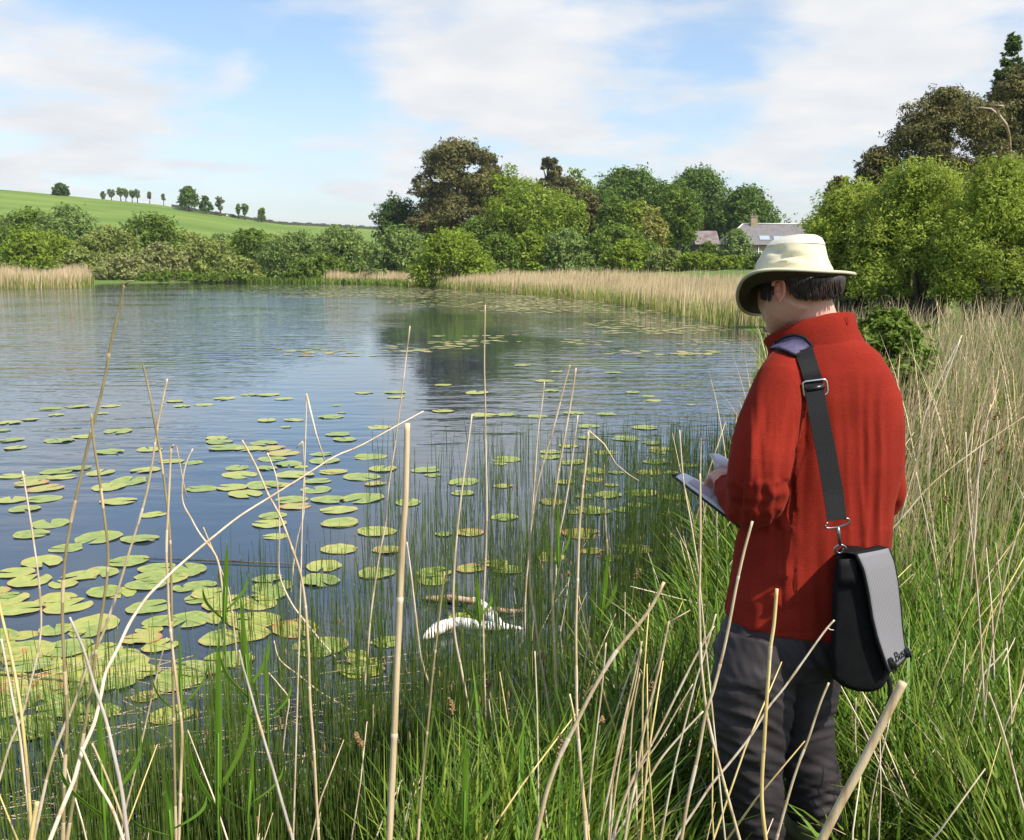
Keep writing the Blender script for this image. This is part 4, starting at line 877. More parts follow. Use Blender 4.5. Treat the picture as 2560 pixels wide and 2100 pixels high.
# far-off floating leaves near the reed bed and across the lake
mb = []; rgp = np.random.default_rng(71)
def floating(n, us, vs_, seed, size=(.18, .34), streak=True):
    r = np.random.default_rng(seed); out = []
    cu = r.uniform(us[0], us[1], max(3, n // 14)); cv = r.uniform(vs_[0], vs_[1], len(cu))
    for i in range(n):
        k = r.integers(len(cu)); u = cu[k] + r.normal() * 38; v = min(max(cv[k] + r.normal() * 4.5, vs_[0]), vs_[1])
        p = G(u, v, .004)
        if lake_sd(np.array([p.x]), np.array([p.y]))[0] > -.1: continue
        s = r.uniform(*size) * .5; a = np.arange(8) * np.pi / 4 + r.random()
        out.append([(p.x + math.cos(t_) * s, p.y + math.sin(t_) * s, .006 + .006 * r.random()) for t_ in a])
    return out
fl = floating(2600, (620, 1500), (714, 744), 1, (.25, .5)) + floating(900, (1250, 1700), (742, 782), 11, (.22, .42)) + floating(420, (1000, 1480), (740, 768), 2, (.22, .4)) + floating(300, (1500, 1860), (780, 835), 3) + floating(70, (980, 1230), (835, 880), 4) + floating(60, (1300, 1850), (850, 930), 5) + floating(160, (250, 700), (714, 719), 6, (.3, .5)) + floating(24, (700, 900), (870, 890), 8)
V = np.array(fl).reshape(-1, 3); me = bpy.data.meshes.new('floating_leaves'); me.from_pydata([tuple(p) for p in V], [], [tuple(range(i * 8, i * 8 + 8)) for i in range(len(fl))]); me.update()
M['float'] = leafmat('floating_leaf', (.24, .25, .06), (.34, .33, .10), (.42, .30, .13), .0, .45, .4, .5, .2)
tag(link('floating_leaves', me, M['float']), 'thin mats of far lily pads floating off the reed bed', 'lily pads', None, 'stuff')

# ------------------------------------------------------------------ single dead reeds, traced
def smooth_pts(p, k=3):
    p = [Vector(q) for q in p]; out = []
    for i in range(len(p) - 1):
        a, b, c, d = p[max(i - 1, 0)], p[i], p[i + 1], p[min(i + 2, len(p) - 1)]
        for j in range(k):
            t = j / k; out.append(.5 * ((2 * b) + (c - a) * t + (2 * a - 5 * b + 4 * c - d) * t * t + (3 * b - a - 3 * c + d) * t ** 3))
    out.append(p[-1]); return out
def reed(px, w, mat, label, group=None, d=None, twigs=(), cat='reed', dtop=None, w0=None):
    """px: photo points from the tip down to the foot"""
    low = px[-1]
    if d is None:
        if low[1] < 2030:
            zz_ = 0.0
            g_ = G(low[0], low[1], zz_)
            if lake_sd(np.array([g_.x]), np.array([g_.y]))[0] > 0: g_ = G(low[0], low[1], .42)
            d = g_.y
        else: d = min(max(17.0 / w, 1.15), 3.0)
        if 1700 < px[len(px) // 2][0] < 2230: d = min(d, 2.2)
    dt = dtop if dtop is not None else d
    n = len(px); P = [W(u, v, d + (dt - d) * (1 - i / (n - 1))) for i, (u, v) in enumerate(px)]
    # carry the foot down to the ground
    e = P[-1]; dirv = (P[-1] - P[-2]).normalized(); dirv.z = min(dirv.z, -.55)
    gz_ = gz(e.x, e.y)
    k = 0; dirv.normalize()
    while e.z > gz_ + .01 and k < 40:
        e = e + dirv * .10; k += 1; gz_ = gz(e.x, e.y); P.append(e)
    root = empty('dead_reed', P[-1], label, cat, group)
    Q = smooth_pts(P, 4); r1 = w * d / F / 2; w0_ = (w0 if w0 else w * .62) * d / F / 2
    rads = [w0_ + (r1 - w0_) * min(1, (i / (len(Q) - 1)) * 1.4) for i in range(len(Q))]
    # swollen nodes: insert rings
    mb = MB(); mb.tube(Q, rads, 8); nf = len(mb.f); ln = 0.0; nxt = .10 + random.random() * .1
    for i in range(1, len(Q)):
        ln += (Q[i] - Q[i - 1]).length
        if ln > nxt:
            nxt = ln + random.uniform(.13, .2); t = (Q[i] - Q[i - 1]).normalized()
            mb.tube([Q[i] - t * .004, Q[i] - t * .0015, Q[i] + t * .0015, Q[i] + t * .005], [rads[i] * 1.0, rads[i] * 1.16, rads[i] * 1.12, rads[i] * .98], 8, cap=False)
            if random.random() < .45 and i + 3 < len(Q):
                mb.tube([Q[i], Q[i].lerp(Q[i + 1], .5), Q[i + 1], Q[i + 2]], [rads[i] * 1.12, rads[i] * 1.2, rads[i + 1] * 1.16, rads[i + 2] * 1.04], 8, cap=False)
    me_s = mb.mesh('stem', P[-1]); me_s.polygons.foreach_set('material_index', [0] * nf + [1] * (len(mb.f) - nf))
    st = link('stem', me_s, [M[mat], M['reed_tan'] if mat != 'reed_tan' else M['reed_pale']], root)
    for tw in twigs:
        tb = MB(); tb.tube([W(u, v, dt) for u, v in tw[1:]], [tw[0] * dt / F / 2, tw[0] * dt / F / 2 * .9] + [tw[0] * dt / F / 2 * .5] * (len(tw) - 3), 6); link('broken_top', tb.mesh('broken_top', P[-1]), M[mat], root)
    return root
R = reed
R([(310,712),(303,750),(290,805),(275,870),(262,945),(240,1035),(225,1090),(205,1180),(182,1280),(165,1380),(157,1480),(157,1585),(164,1712),(168,1800),(162,1925),(157,2100)], 10, 'reed_olive', 'tallest olive reed at the left with a frayed bent tip reaching the far shore', d=1.9, twigs=[(5, (310,714),(322,703),(336,702)), (3, (311,712),(303,703),(298,700))])
R([(228,1033),(235,1110),(247,1185),(258,1270),(270,1370),(268,1440),(255,1530),(240,1628),(222,1755),(195,1925),(168,2100)], 10, 'reed_olive', 'olive reed crossing in front of the tallest reed, cut off flat at its top', d=1.75)
R([(357,910),(375,990),(385,1050),(400,1130),(415,1240),(424,1330),(428,1450),(432,1700),(440,2100)], 8, 'reed_olive', 'dark straight reed slanting down right into the kinked reed', d=2.05)
R([(428,1118),(424,1200),(420,1280),(416,1380),(420,1470),(422,1530),(432,1630),(445,1740),(455,1830),(452,1950),(447,2100)], 9, 'reed_tan', 'upright tan reed folded over sharply at its top', d=1.95, twigs=[(6, (428,1120),(434,1112),(443,1115),(450,1160),(458,1205),(469,1247))])
R([(482,1122),(465,1160),(456,1210),(458,1258),(480,1300),(500,1335),(540,1390),(553,1450),(560,1530),(562,1640),(559,1710)], 6, 'reed_pale', 'thin pale zigzag reed right of the folded reed')
R([(418,947),(408,995),(395,1060),(380,1160),(365,1240),(345,1310),(320,1390),(290,1490),(255,1590),(225,1649),(187,1755),(128,1904),(85,2100)], 8, 'reed_tan', 'slender tan reed leaning far left across the two olive reeds', d=2.2)
R([(417,1594),(396,1670),(353,1861),(330,1960),(315,2019),(300,2100)], 6, 'reed_tan', 'short tan stem slanting down left below the folded reed', d=2.4)
R([(56,1177),(70,1260),(85,1360),(97,1450),(103,1540),(100,1600),(91,1649),(55,1789),(25,1861),(0,1946),(-30,2040)], 7, 'reed_pale', 'pale thin reed near the left edge bending back to the corner', d=2.3)
R([(-8,1480),(0,1521),(30,1650),(50,1760),(64,1883),(74,2010),(80,2100)], 11, 'reed_yellow', 'thick yellowish stem entering at the left edge', d=1.6)
R([(3,1597),(15,1660),(30,1740),(48,1830),(60,1930)], 9, 'reed_pale', 'short pale stem at the left edge beside the thick yellowish one', d=1.8)
R([(1059,1028),(1000,1060),(900,1115),(840,1140),(760,1190),(680,1240),(600,1290),(530,1345),(470,1395),(430,1430),(400,1460),(370,1490),(335,1540),(318,1570),(295,1620),(265,1680),(252,1740),(235,1810),(205,1880),(185,1950),(160,2010),(125,2100)], 13, 'reed_pale', 'long pale reed running diagonally across the lily pads up to the thick reed', d=1.45, dtop=1.9, w0=4.5)
R([(174,1543),(195,1590),(213,1636),(238,1721),(264,1798),(289,1904),(306,1989),(319,2100)], 17, 'reed_grey', 'thick weathered grey stem in the lower left corner', d=1.3, w0=6)
R([(203,1868),(240,1950),(280,2020),(305,2090),(312,2120)], 12, 'reed_pale', 'short pale broken stem leaning left at the bottom left', d=1.5)
R([(230,1858),(262,1930),(290,2000),(310,2060),(322,2110)], 9, 'reed_tan', 'short tan stem beside the pale broken one at the bottom left', d=1.6)
R([(93,2005),(85,2050),(75,2110)], 15, 'reed_yellow', 'stubby cut yellowish stem at the bottom left corner', d=1.4, w0=12)
R([(605,1100),(640,1165),(670,1235),(700,1290),(730,1370),(750,1430),(762,1500),(768,1570),(772,1640),(775,1750),(785,1880),(790,1980),(797,2100)], 8, 'reed_tan', 'tan reed curving down to the right, crossed by the long diagonal reed', d=2.2)
R([(668,1132),(690,1190),(697,1260),(699,1340),(697,1400),(702,1450),(730,1510),(760,1550),(800,1600),(836,1640)], 5.5, 'reed_pale', 'thin pale kinked reed ending on a large lily pad')
R([(766,983),(765,1050),(762,1150),(758,1240),(755,1330),(752,1450),(748,1600),(745,1700)], 5, 'reed_pale', 'tall thin pale reed snapped into an upside-down v over the pads', d=2.9, twigs=[(5, (766,984),(790,1085),(818,1170))])
R([(757,1103),(762,1200),(760,1280),(745,1340),(735,1400),(728,1480)], 4, 'reed_tan', 'thinner tan stem beside the snapped v reed', twigs=[(4, (757,1103),(748,1112),(741,1121))])
R([(508,1318),(530,1370),(555,1430),(570,1470),(580,1530),(590,1620),(592,1680)], 5.5, 'reed_tan', 'short thin tan reed in front of the raft of pads')
R([(598,1625),(607,1665),(621,1713),(651,1819),(680,1917),(706,2010),(732,2100)], 13, 'reed_grey', 'grey weathered stem rising from the bottom edge among the rushes', d=1.55, w0=5)
R([(685,1602),(700,1650),(750,1690),(800,1730),(865,1768),(900,1790)], 5, 'reed_pale', 'pale broken stem lying low across the rushes')
R([(672,1682),(700,1715),(722,1748),(716,1800)], 4.5, 'reed_pale', 'tiny pale bent stem left of the grey stem top', d=4.4)
R([(1018,1058),(1016,1160),(1013,1260),(1007,1340),(1000,1500),(991,1700),(984,1880),(978,2000),(973,2110)], 20, 'reed_tan', 'thickest upright reed, cut off flat, in the middle of the picture', d=1.12, w0=15)
R([(1025,815),(1012,920),(1000,1020),(985,1130),(970,1230),(966,1300),(950,1380),(934,1484),(925,1560),(917,1660),(905,1760)], 5, 'reed_tan', 'tall thin reed passing behind the thickest upright reed')
R([(1213,762),(1211,900),(1213,1000),(1214,1100),(1217,1300),(1210,1480),(1208,1553),(1212,1715),(1218,1850)], 5, 'reed_tan', 'tallest straight thin reed standing against the dark reflection')
R([(1180,1035),(1165,1150),(1146,1300),(1134,1452),(1136,1576),(1155,1682),(1178,1807),(1189,1880)], 6.5, 'reed_pale', 'pale reed bowing right at its foot beside the driftwood')
R([(1017,1355),(1026,1420),(1035,1498),(1053,1645),(1076,1715),(1113,1807),(1134,1853)], 6, 'reed_pale', 'pale thin stem slanting right in front of the driftwood end')
R([(1111,1429),(1096,1560),(1081,1692),(1072,1790),(1063,1876),(1052,1990),(1044,2110)], 9, 'reed_olive', 'olive stem just right of the thickest reed', d=2.0, w0=5)
R([(1440,920),(1428,1000),(1417,1061),(1405,1130),(1395,1188),(1388,1240),(1382,1298),(1379,1425),(1381,1484),(1387,1636)], 7, 'reed_tan', 'right one of two tall tan reeds leaning together', d=3.3)
R([(1425,912),(1412,960),(1385,1065),(1352,1180),(1336,1260),(1325,1350),(1325,1450),(1330,1500),(1340,1570),(1348,1620)], 6, 'reed_tan', 'left one of two tall tan reeds leaning together', d=3.4)
R([(1361,955),(1355,1010),(1345,1080),(1338,1180),(1330,1290),(1321,1400),(1314,1480),(1312,1600)], 4.5, 'reed_pale', 'shorter thin reed left of the two leaning reeds')
R([(1445,1038),(1435,1110),(1425,1190),(1410,1280),(1395,1360),(1388,1470),(1384,1560)], 5, 'reed_pale', 'thin pale reed immediately right of the two leaning reeds')
R([(1471,1078),(1465,1150),(1455,1240),(1448,1330),(1444,1450),(1440,1560),(1441,1700),(1443,1800),(1450,1900),(1458,2000),(1466,2110)], 9, 'reed_tan', 'long upright reed whose thin top hangs down to the right', d=2.1, twigs=[(5, (1471,1076),(1510,1110),(1540,1160),(1570,1185),(1597,1202))])
R([(1511,1162),(1512,1250),(1515,1330),(1522,1420),(1532,1500),(1540,1570)], 4, 'reed_olive', 'dark thin reed between the hanging reed and the notebook')
R([(1699,1075),(1707,1185),(1714,1235),(1728,1310),(1745,1420),(1755,1520)], 5, 'reed_pale', 'thin pale reed passing behind the notebook')
R([(1750,1184),(1751,1300),(1750,1420),(1748,1500),(1752,1640),(1757,1700),(1770,1800),(1800,1920),(1830,2030),(1852,2110)], 9, 'reed_tan', 'straight tan reed standing in front of the notebook', d=1.9)
R([(1881,1303),(1860,1380),(1840,1470),(1815,1600),(1785,1720),(1765,1780),(1745,1890),(1720,2000),(1702,2110)], 11, 'reed_tan', 'tan reed leaning across the jacket hem and trousers', d=1.7)
R([(1942,1472),(1935,1560),(1926,1620),(1922,1680),(1916,1760),(1911,1850),(1905,1950),(1906,2020),(1916,2110)], 11, 'reed_yellow', 'bright yellowish upright reed in front of the trouser legs', d=1.7, w0=9)
R([(2086,1550),(2060,1580),(2010,1650),(1960,1720),(1920,1770),(1880,1835),(1830,1900),(1780,1960),(1740,2020),(1700,2080),(1680,2120)], 8, 'reed_pale', 'pale reed rising diagonally to the black bag with a small hooked twig', d=2.0, twigs=[(3.5, (2068,1568),(2075,1574),(2084,1575))])
R([(2072,1707),(2050,1760),(2020,1850),(2000,1900),(1980,1960),(1960,2030),(1938,2110)], 9, 'reed_tan', 'tan reed in front of the right trouser leg', d=1.9)
R([(2258,1705),(2230,1760),(2200,1820),(2150,1920),(2100,2010),(2060,2090),(2040,2140)], 27, 'reed_tan', 'thickest blurred reed stump pointing up at the bag corner', d=.85, w0=24)
R([(1660,1455),(1620,1530),(1540,1630),(1480,1730),(1440,1810),(1400,1890),(1370,1970),(1350,2050),(1335,2120)], 15, 'reed_tan', 'thick tan reed slanting up right in front of the sedge tussock', d=1.45, w0=9)
R([(1515,1607),(1507,1700),(1495,1800),(1485,1880),(1475,1970),(1471,2110)], 6, 'reed_pale', 'thin upright pale reed behind the thick slanting one', d=2.5)
R([(1475,1540),(1465,1640),(1450,1740),(1444,1790)], 6, 'reed_tan', 'short tan reed above the crossing of the slanting reed', d=3.3)
for a, lb in (([(1605,1603),(1588,1680),(1560,1800),(1528,1950),(1505,2060),(1498,2110)], 'leftmost reed of the close fan of four'), ([(1603,1622),(1586,1720),(1558,1830),(1532,1950),(1520,2110)], 'second reed of the close fan of four'),
              ([(1600,1682),(1582,1780),(1575,1900),(1570,2000),(1562,2110)], 'third reed of the close fan of four'), ([(1572,1748),(1560,1840),(1542,1950),(1530,2050),(1524,2110)], 'shortest reed of the close fan of four')):
    R(a, 6.5, 'reed_tan', lb, 'fan of reeds in the lower middle', d=2.3)
R([(1672,1553),(1650,1660),(1625,1760),(1605,1850),(1590,1950),(1575,2020),(1560,2110)], 9, 'reed_tan', 'reed with its top snapped sideways right of the fan', d=2.0, twigs=[(4, (1672,1556),(1700,1540),(1726,1525))])
R([(1785,1565),(1740,1640),(1690,1740),(1640,1840),(1590,1930),(1560,2000),(1528,2110)], 8.5, 'reed_tan', 'long reed leaning right in front of the dark shade by the legs', d=2.05)
R([(1790,1535),(1760,1640),(1740,1700),(1710,1820),(1690,1900),(1670,2000),(1650,2110)], 6.5, 'reed_pale', 'pale reed leaning right just left of the trouser leg', d=2.2)
R([(1732,1710),(1690,1780),(1650,1850),(1600,1920),(1570,1980),(1545,2050)], 5.5, 'reed_tan', 'thinner short reed under the long leaning one', d=2.4)
R([(1758,1778),(1700,1840),(1650,1900),(1612,1965)], 8, 'reed_pale', 'short pale fallen stem left of the trouser knee', d=2.5)
R([(1337,1628),(1342,1750),(1345,1900),(1346,2000),(1345,2090)], 5.5, 'reed_pale', 'thin pale upright stem left of the thick slanting reed', d=2.6)
R([(1424,1735),(1437,1800),(1450,1900),(1460,1990),(1468,2060)], 7.5, 'reed_yellow', 'short yellowish stem meeting the hanging-top reed', d=2.2)
R([(1576,1466),(1680,1492),(1784,1519),(1800,1530)], 4.5, 'reed_pale', 'pale stem lying almost level above the sedge tussock', d=4.6)
R([(2290,1180),(2315,1300),(2337,1400),(2357,1521),(2372,1642),(2376,1702)], 5, 'reed_pale', 'left arm of a v of two thin reeds right of the bag')
R([(2470,1050),(2440,1220),(2414,1400),(2394,1521),(2378,1642),(2374,1710)], 5, 'reed_tan', 'right arm of a v of two thin reeds right of the bag')
R([(2414,1080),(2420,1250),(2436,1400),(2448,1541),(2456,1682),(2460,1803),(2456,1964)], 6, 'reed_pale', 'long pale reed, left of the bundle at the right edge', d=3.0)
R([(2575,1230),(2523,1400),(2495,1541),(2478,1626),(2466,1722),(2460,1803),(2450,1930)], 6, 'reed_tan', 'tan reed crossing the long pale one near the right edge', d=3.0)
R([(2600,1370),(2559,1424),(2503,1521),(2454,1630),(2430,1702),(2424,1743)], 6, 'reed_tan', 'reed leaning hard to the right edge behind the crossing pair')
R([(2517,1620),(2490,1652),(2458,1688),(2440,1760)], 6, 'reed_pale', 'short snapped pale reed at the right side', d=3.1)
R([(2472,1731),(2499,1803),(2523,1884),(2545,1970),(2575,2080),(2590,2130)], 8, 'reed_pale', 'pale reed falling down to the lower right corner', d=2.3)
R([(2575,1600),(2559,1674),(2535,1783),(2519,1864)], 6, 'reed_yellow', 'yellowish reed at the right edge above the falling one', d=3.0)
R([(2570,1035),(2458,1111),(2337,1203),(2255,1295),(2200,1360)], 4.5, 'reed_tan', 'long thin reed running diagonally behind the right elbow', d=3.9)
R([(2405,838),(2356,934),(2315,1029),(2302,1083),(2293,1146),(2275,1210)], 4.5, 'reed_pale', 'arched pale reed rising beside the right elbow', d=5.2)
R([(2400,850),(2366,940),(2337,1019),(2328,1067),(2321,1225),(2330,1300)], 5.5, 'reed_pale', 'brightest arched reed right of the elbow reed', d=5.0)
R([(2477,1010),(2462,1060),(2451,1098),(2439,1300),(2430,1420)], 6, 'reed_tan', 'upright tan reed under the long thin diagonal one', d=4.4)
R([(2226,1790),(2180,2000),(2170,2110)], 5, 'reed_pale', 'thin reed beside the right trouser leg', d=2.7)
R([(2140,1745),(2138,1850),(2150,1950),(2165,2110)], 6, 'reed_pale', 'pale reed hanging below the black bag', d=3.1)
# more dead stems, one object each, scattered through the foreground sedge
rr = random.Random(17); base_reeds = []
for k in range(5):
    mb = MB(); h = .5 + .12 * k; b1 = rr.uniform(-.05, .05)
    mb.tube([(0, 0, -.05), (b1 * .3, 0, h * .35), (b1, .01, h * .7), (b1 * 2.2, .02, h)], [.0030, .0030, .0025, .0013], 6); base_reeds.append(mb.mesh('dead_reed'))
    base_reeds[-1].materials.append(M[['reed_tan', 'reed_pale', 'reed_tan', 'reed_pale', 'reed_yellow'][k]])
cnt = 0
CW = ['tan', 'pale', 'tan', 'pale', 'yellowish']
def words_zone(u, v, x, y):
    if x > 1.2 and y > 5: return 'in the reed stand behind the person'
    if u > 2350: return 'in the grass near the right edge'
    if u > 2200: return 'in the grass just right of the black bag'
    if u > 1750: return 'in the grass before the trousers'
    if u > 1500: return 'in the grass left of the trousers'
    if u > 1250: return 'in the sedge at the lower middle'
    if u > 1000: return 'right of the thickest reed'
    if u > 700: return 'among the rushes left of the thickest reed'
    if u > 420: return 'among the rushes right of the folded reed'
    return 'among the rushes in the lower left'
while cnt < 215:
    y = math.exp(rr.uniform(math.log(2.3), math.log(8.5))); x = y * rr.uniform(-.5, .55)
    sd = lake_sd(np.array([x]), np.array([y]))[0]
    if sd < -.9 or math.hypot(x - .75, y - 2.8) < .35: continue
    if rr.random() < .45 and x < 0: continue
    ki = rr.randrange(5); o = bpy.data.objects.new('dead_reed', base_reeds[ki]); COL.objects.link(o); s = rr.uniform(.45, .95)
    if sd < 0: s *= .75
    if y > 5 and x > 1: s *= 1.4
    tl = rr.gauss(.08, .28)
    o.location = (x, y, max(gz(x, y), -.05)); o.scale = (s * 1.2, s * 1.2, s); o.rotation_euler = (rr.gauss(0, .16), tl, rr.gauss(0, .4))
    u_, v_ = proj((x, y, o.location.z + .2)); lw = 'leaning right' if tl > .15 else 'leaning left' if tl < -.1 else 'upright'
    lb = ('tall ' if s > .8 else 'short ') + CW[ki] + ' dry stem ' + lw + ' ' + words_zone(u_, v_, x, y); tag(o, lb, 'reed', 'dry stems: ' + lb); cnt += 1
# fresh green reed shoots
def shoot(u, vt, vb, d, wpx, lean, label, group='green reed shoots'):
    t = W(u + lean, vt, d); b0 = W(u, vb, d); g_ = gz(b0.x, b0.y); root = empty('reed_shoot', (b0.x, b0.y, g_), label, 'reed shoot', group)
    st = MB(); st.tube([(b0.x, b0.y, g_ - .02), b0, b0.lerp(t, .45)], [.0028, .0026, .0018], 6); link('stem', st.mesh('stem', root.location), M['reedleaf'], root)
    w = wpx * d / F
    for k, (f0, f1, sx) in enumerate(((.0, 1.0, 0), (.15, .62, 1), (.05, .5, -1))):
        a = b0.lerp(t, f0); e = b0.lerp(t, f1) + Vector((sx * .06, .02 * sx, -.01 * abs(sx))); rows = []
        for i in range(9):
            q = i / 8; c = a.lerp(e, q) + Vector((sx * .02 * math.sin(q * 3), 0, 0)); ww = w * (.5 if k == 0 else .35) * max(.03, math.sin(math.pi * min(1, q * .82 + .18)) ** .8)
            rows.append([c + Vector((-ww, 0, 0)), c + Vector((0, w * .22, 0)), c + Vector((ww, 0, 0))])
        lf = MB(); lf.grid(rows, .0006); link('leaf', lf.mesh('leaf', root.location), M['reedleaf'], root)
for i, a in enumerate([(560,1350,1560,2.9,14,8,'upright green reed leaf by the end of the diagonal reed'),(545,1560,2050,2.1,20,2,'wide green reed blade beside the pale zigzag reed'),(625,1480,1760,2.6,16,-25,'green reed shoot forking above the rush bed'),
                       (262,1700,2060,1.6,20,-20,'broad green shoot behind the thick grey stem'),(455,1560,1800,2.4,10,-8,'thin green blade between the folded reed and the shoots'),(670,1620,1830,2.5,12,-8,'small green shoot left of the low broken stem'),
                       (620,1840,2040,2.0,12,15,'short green shoot at the bottom of the rush bed'),(430,1930,2100,1.7,18,-15,'green shoot at the bottom left of the rush bed'),(1200,1430,1560,4.2,14,-10,'green blade standing above the driftwood fork'),
                       (1160,1850,2080,2.2,18,6,'green sedge shoot left of the thin upright stem'),(1395,1260,1420,5.0,10,0,'dark green shoot between the two leaning reeds'),(1500,1370,1560,5.0,14,24,'green sedge leaf curving below the hanging reed')]):
    shoot(*a)
# sedge flower heads
def sedge(u, v, d, ln, label, ang=0.0):
    p = W(u, v, d); g_ = gz(p.x, p.y); root = empty('sedge', (p.x - ang * .1, d, g_), label, 'sedge', 'brown sedge flower heads'); r_ = random.Random(int(u))
    s = MB(); s.tube([(p.x - ang * .1, d, g_ - .02), (p.x - ang * .03, d, (g_ + p.z) / 2), p], [.002, .002, .0014], 5); link('stem', s.mesh('stem', root.location), M['rush'], root)
    h = MB(); L_ = ln * d / F; axis = Vector((ang, 0, 1)).normalized()
    for k in range(26):
        q = k / 26; c = p + axis * (L_ * q) ; dv = Vector((r_.uniform(-1, 1), r_.uniform(-1, 1), r_.uniform(.3, 1.2))).normalized() * (.007 + .006 * (1 - q))
        h.tube([c, c + dv * .55, c + dv * 1.25], [.0016, .0030, .0006], 5)
    link('flower_head', h.mesh('flower_head', root.location), M['sedge'], root)
for i, a in enumerate([(905,1875,2.3,50,'brown sedge head left of the thickest reed',-.4),(1133,1790,2.6,50,'pale brown sedge head beside the olive stem',-.2),(1222,1720,3.6,20,'small tan sedge head under the straight thin reed',.3),(1400,1900,2.2,70,'largest dark sedge head by the thick slanting reed',0.),
                       (1420,1440,4.4,12,'dark slim sedge head near the two leaning reeds',0.),(1495,1400,4.6,36,'tan tufted sedge head below the notebook side',.4),(1585,1450,4.2,34,'brown sedge head leaning towards the red jacket',.6),(1360,1650,3.4,20,'tan sedge head at the edge of the shade',-.3),
                       (1500,1810,2.7,18,'small pale sedge head behind the slanting reed',.4),(1630,1730,2.6,24,'sedge head on the reed right of the fan',.1),(2485,1050,4.4,22,'tan sedge head near the right edge, upper one',.6),(2495,1135,4.2,26,'tan sedge head near the right edge, lower one',.7),
                       (2462,1165,4.2,24,'tan sedge head left of the lower edge pair',.5),(2365,1260,3.8,20,'tan sedge head right of the red sleeve cuff',0.)]):
    sedge(*a)
# ------------------------------------------------------------------ driftwood
def onw(u, v, z): g_ = G(u, v, z); return g_
dw = empty('driftwood', onw(1150, 1580, 0), 'forked sun-bleached driftwood branch lying in the rushes', 'driftwood')
def wood(pts, rads, nm, mat, lift=None):
    mb = MB(); P = smooth_pts([onw(u, v, z) for u, v, z in pts], 3); rr_ = [float(np.interp(i / (len(P) - 1), np.linspace(0, 1, len(rads)), rads)) for i in range(len(P))]
    mb.tube(P, rr_, 12, flat=.85); me = mb.mesh(nm, dw.location)
    displace(me, lambda c, n: .006 * mnoise.noise(Vector((c[0] * 30, c[1] * 30, c[2] * 40))) + .012 * mnoise.noise(Vector((c[0] * 9, c[1] * 9, c[2] * 20))))
    return link(nm, me, mat, dw)
wood([(1052,1600,.0),(1075,1585,.03),(1100,1568,.045),(1140,1556,.05),(1180,1563,.05),(1225,1566,.045),(1262,1566,.03),(1310,1572,.0)], [.010,.032,.044,.040,.040,.034,.024,.006], 'main_branch', M['drift'])
wood([(1248,1560,.04),(1232,1542,.05),(1215,1520,.06),(1195,1505,.05),(1180,1497,.045)], [.035,.042,.036,.030,.022], 'fork_arm', M['drift'])
wood([(1190,1505,.05),(1165,1502,.04),(1130,1498,.03),(1095,1496,.03),(1065,1497,.015),(1050,1497,.0)], [.026,.034,.036,.030,.022,.004], 'fork_tip', M['driftbrown'])
wood([(1235,1525,.02),(1270,1528,.03),(1310,1527,.015)], [.015,.02,.008], 'side_stub', M['driftbrown'])
for (uu, vv, ln_, lb) in ((560,1402,1.3,'dark thin stick floating behind the raft of lily pads'),(60,1690,.8,'dark stick lying on the water at the left edge')):
    g_ = G(uu, vv, .015); mb = MB(); mb.tube([g_ + Vector((-ln_ / 2, .06, 0)), g_, g_ + Vector((ln_ / 2, -.10, .0))], [.004, .008, .005], 6); tag(mb.build('stick', M['bark']), lb, 'stick')
#PART3
# ------------------------------------------------------------------ the person
M['skin'] = noisy('skin', (.66, .33, .24), (.76, .42, .31), 14, .5, .15, 160, lo=.2, hi=.8, bdist=.002)
M['skinred'] = noisy('skin_red', (.60, .19, .13), (.70, .29, .20), 14, .5)
m, t, b, o = newmat('red_fleece'); L = t.links.new
tcn = nn(t, 'ShaderNodeTexCoord'); n1 = nn(t, 'ShaderNodeTexNoise', inp={'Scale': 420, 'Detail': 3}); L(tcn.outputs['Object'], n1.inputs['Vector'])
mp = nn(t, 'ShaderNodeMapping', inp={'Scale': (1, 1, 1), 'Rotation': (.0, .14, 0)}); L(tcn.outputs['Object'], mp.inputs[0])
wv_ = nn(t, 'ShaderNodeTexWave', wave_type='BANDS', bands_direction='Z', inp={'Scale': 62, 'Distortion': 2.2, 'Detail': 2}); L(mp.outputs[0], wv_.inputs['Vector'])
rc = nn(t, 'ShaderNodeValToRGB'); L(n1.outputs['Fac'], rc.inputs[0]); rc.color_ramp.elements[0].position = .3; rc.color_ramp.elements[0].color = (.18, .014, .008, 1); rc.color_ramp.elements[1].position = .7; rc.color_ramp.elements[1].color = (.285, .026, .014, 1)
n4 = nn(t, 'ShaderNodeTexNoise', inp={'Scale': 7, 'Detail': 3}); L(tcn.outputs['Object'], n4.inputs['Vector'])
mr4 = nn(t, 'ShaderNodeMapRange', inp={1: .3, 2: .7, 3: .85, 4: 1.12}); L(n4.outputs['Fac'], mr4.inputs[0])
mm4 = nn(t, 'ShaderNodeMix', data_type='RGBA', blend_type='MULTIPLY', inp={0: 1.0}); L(rc.outputs[0], mm4.inputs[6]); L(mr4.outputs[0], mm4.inputs[7])
L(mm4.outputs[2], b.inputs['Base Color']); b.inputs['Roughness'].default_value = .95; b.inputs['Specular IOR Level'].default_value = .1; b.inputs['Sheen Weight'].default_value = .12; b.inputs['Sheen Roughness'].default_value = .4; b.inputs['Sheen Tint'].default_value = (1, .35, .25, 1)
mxh = nn(t, 'ShaderNodeMath', operation='ADD'); L(n1.outputs['Fac'], mxh.inputs[0]); L(wv_.outputs['Fac'], mxh.inputs[1])
bp = nn(t, 'ShaderNodeBump', inp={'Strength': .24, 'Distance': .0010}); L(mxh.outputs[0], bp.inputs['Height']); L(bp.outputs[0], b.inputs['Normal']); M['fleece'] = m
M['trousers'] = noisy('grey_trousers', (.024, .020, .021), (.040, .033, .035), 6, .65, .25, 260, spec=.3, bdist=.002)
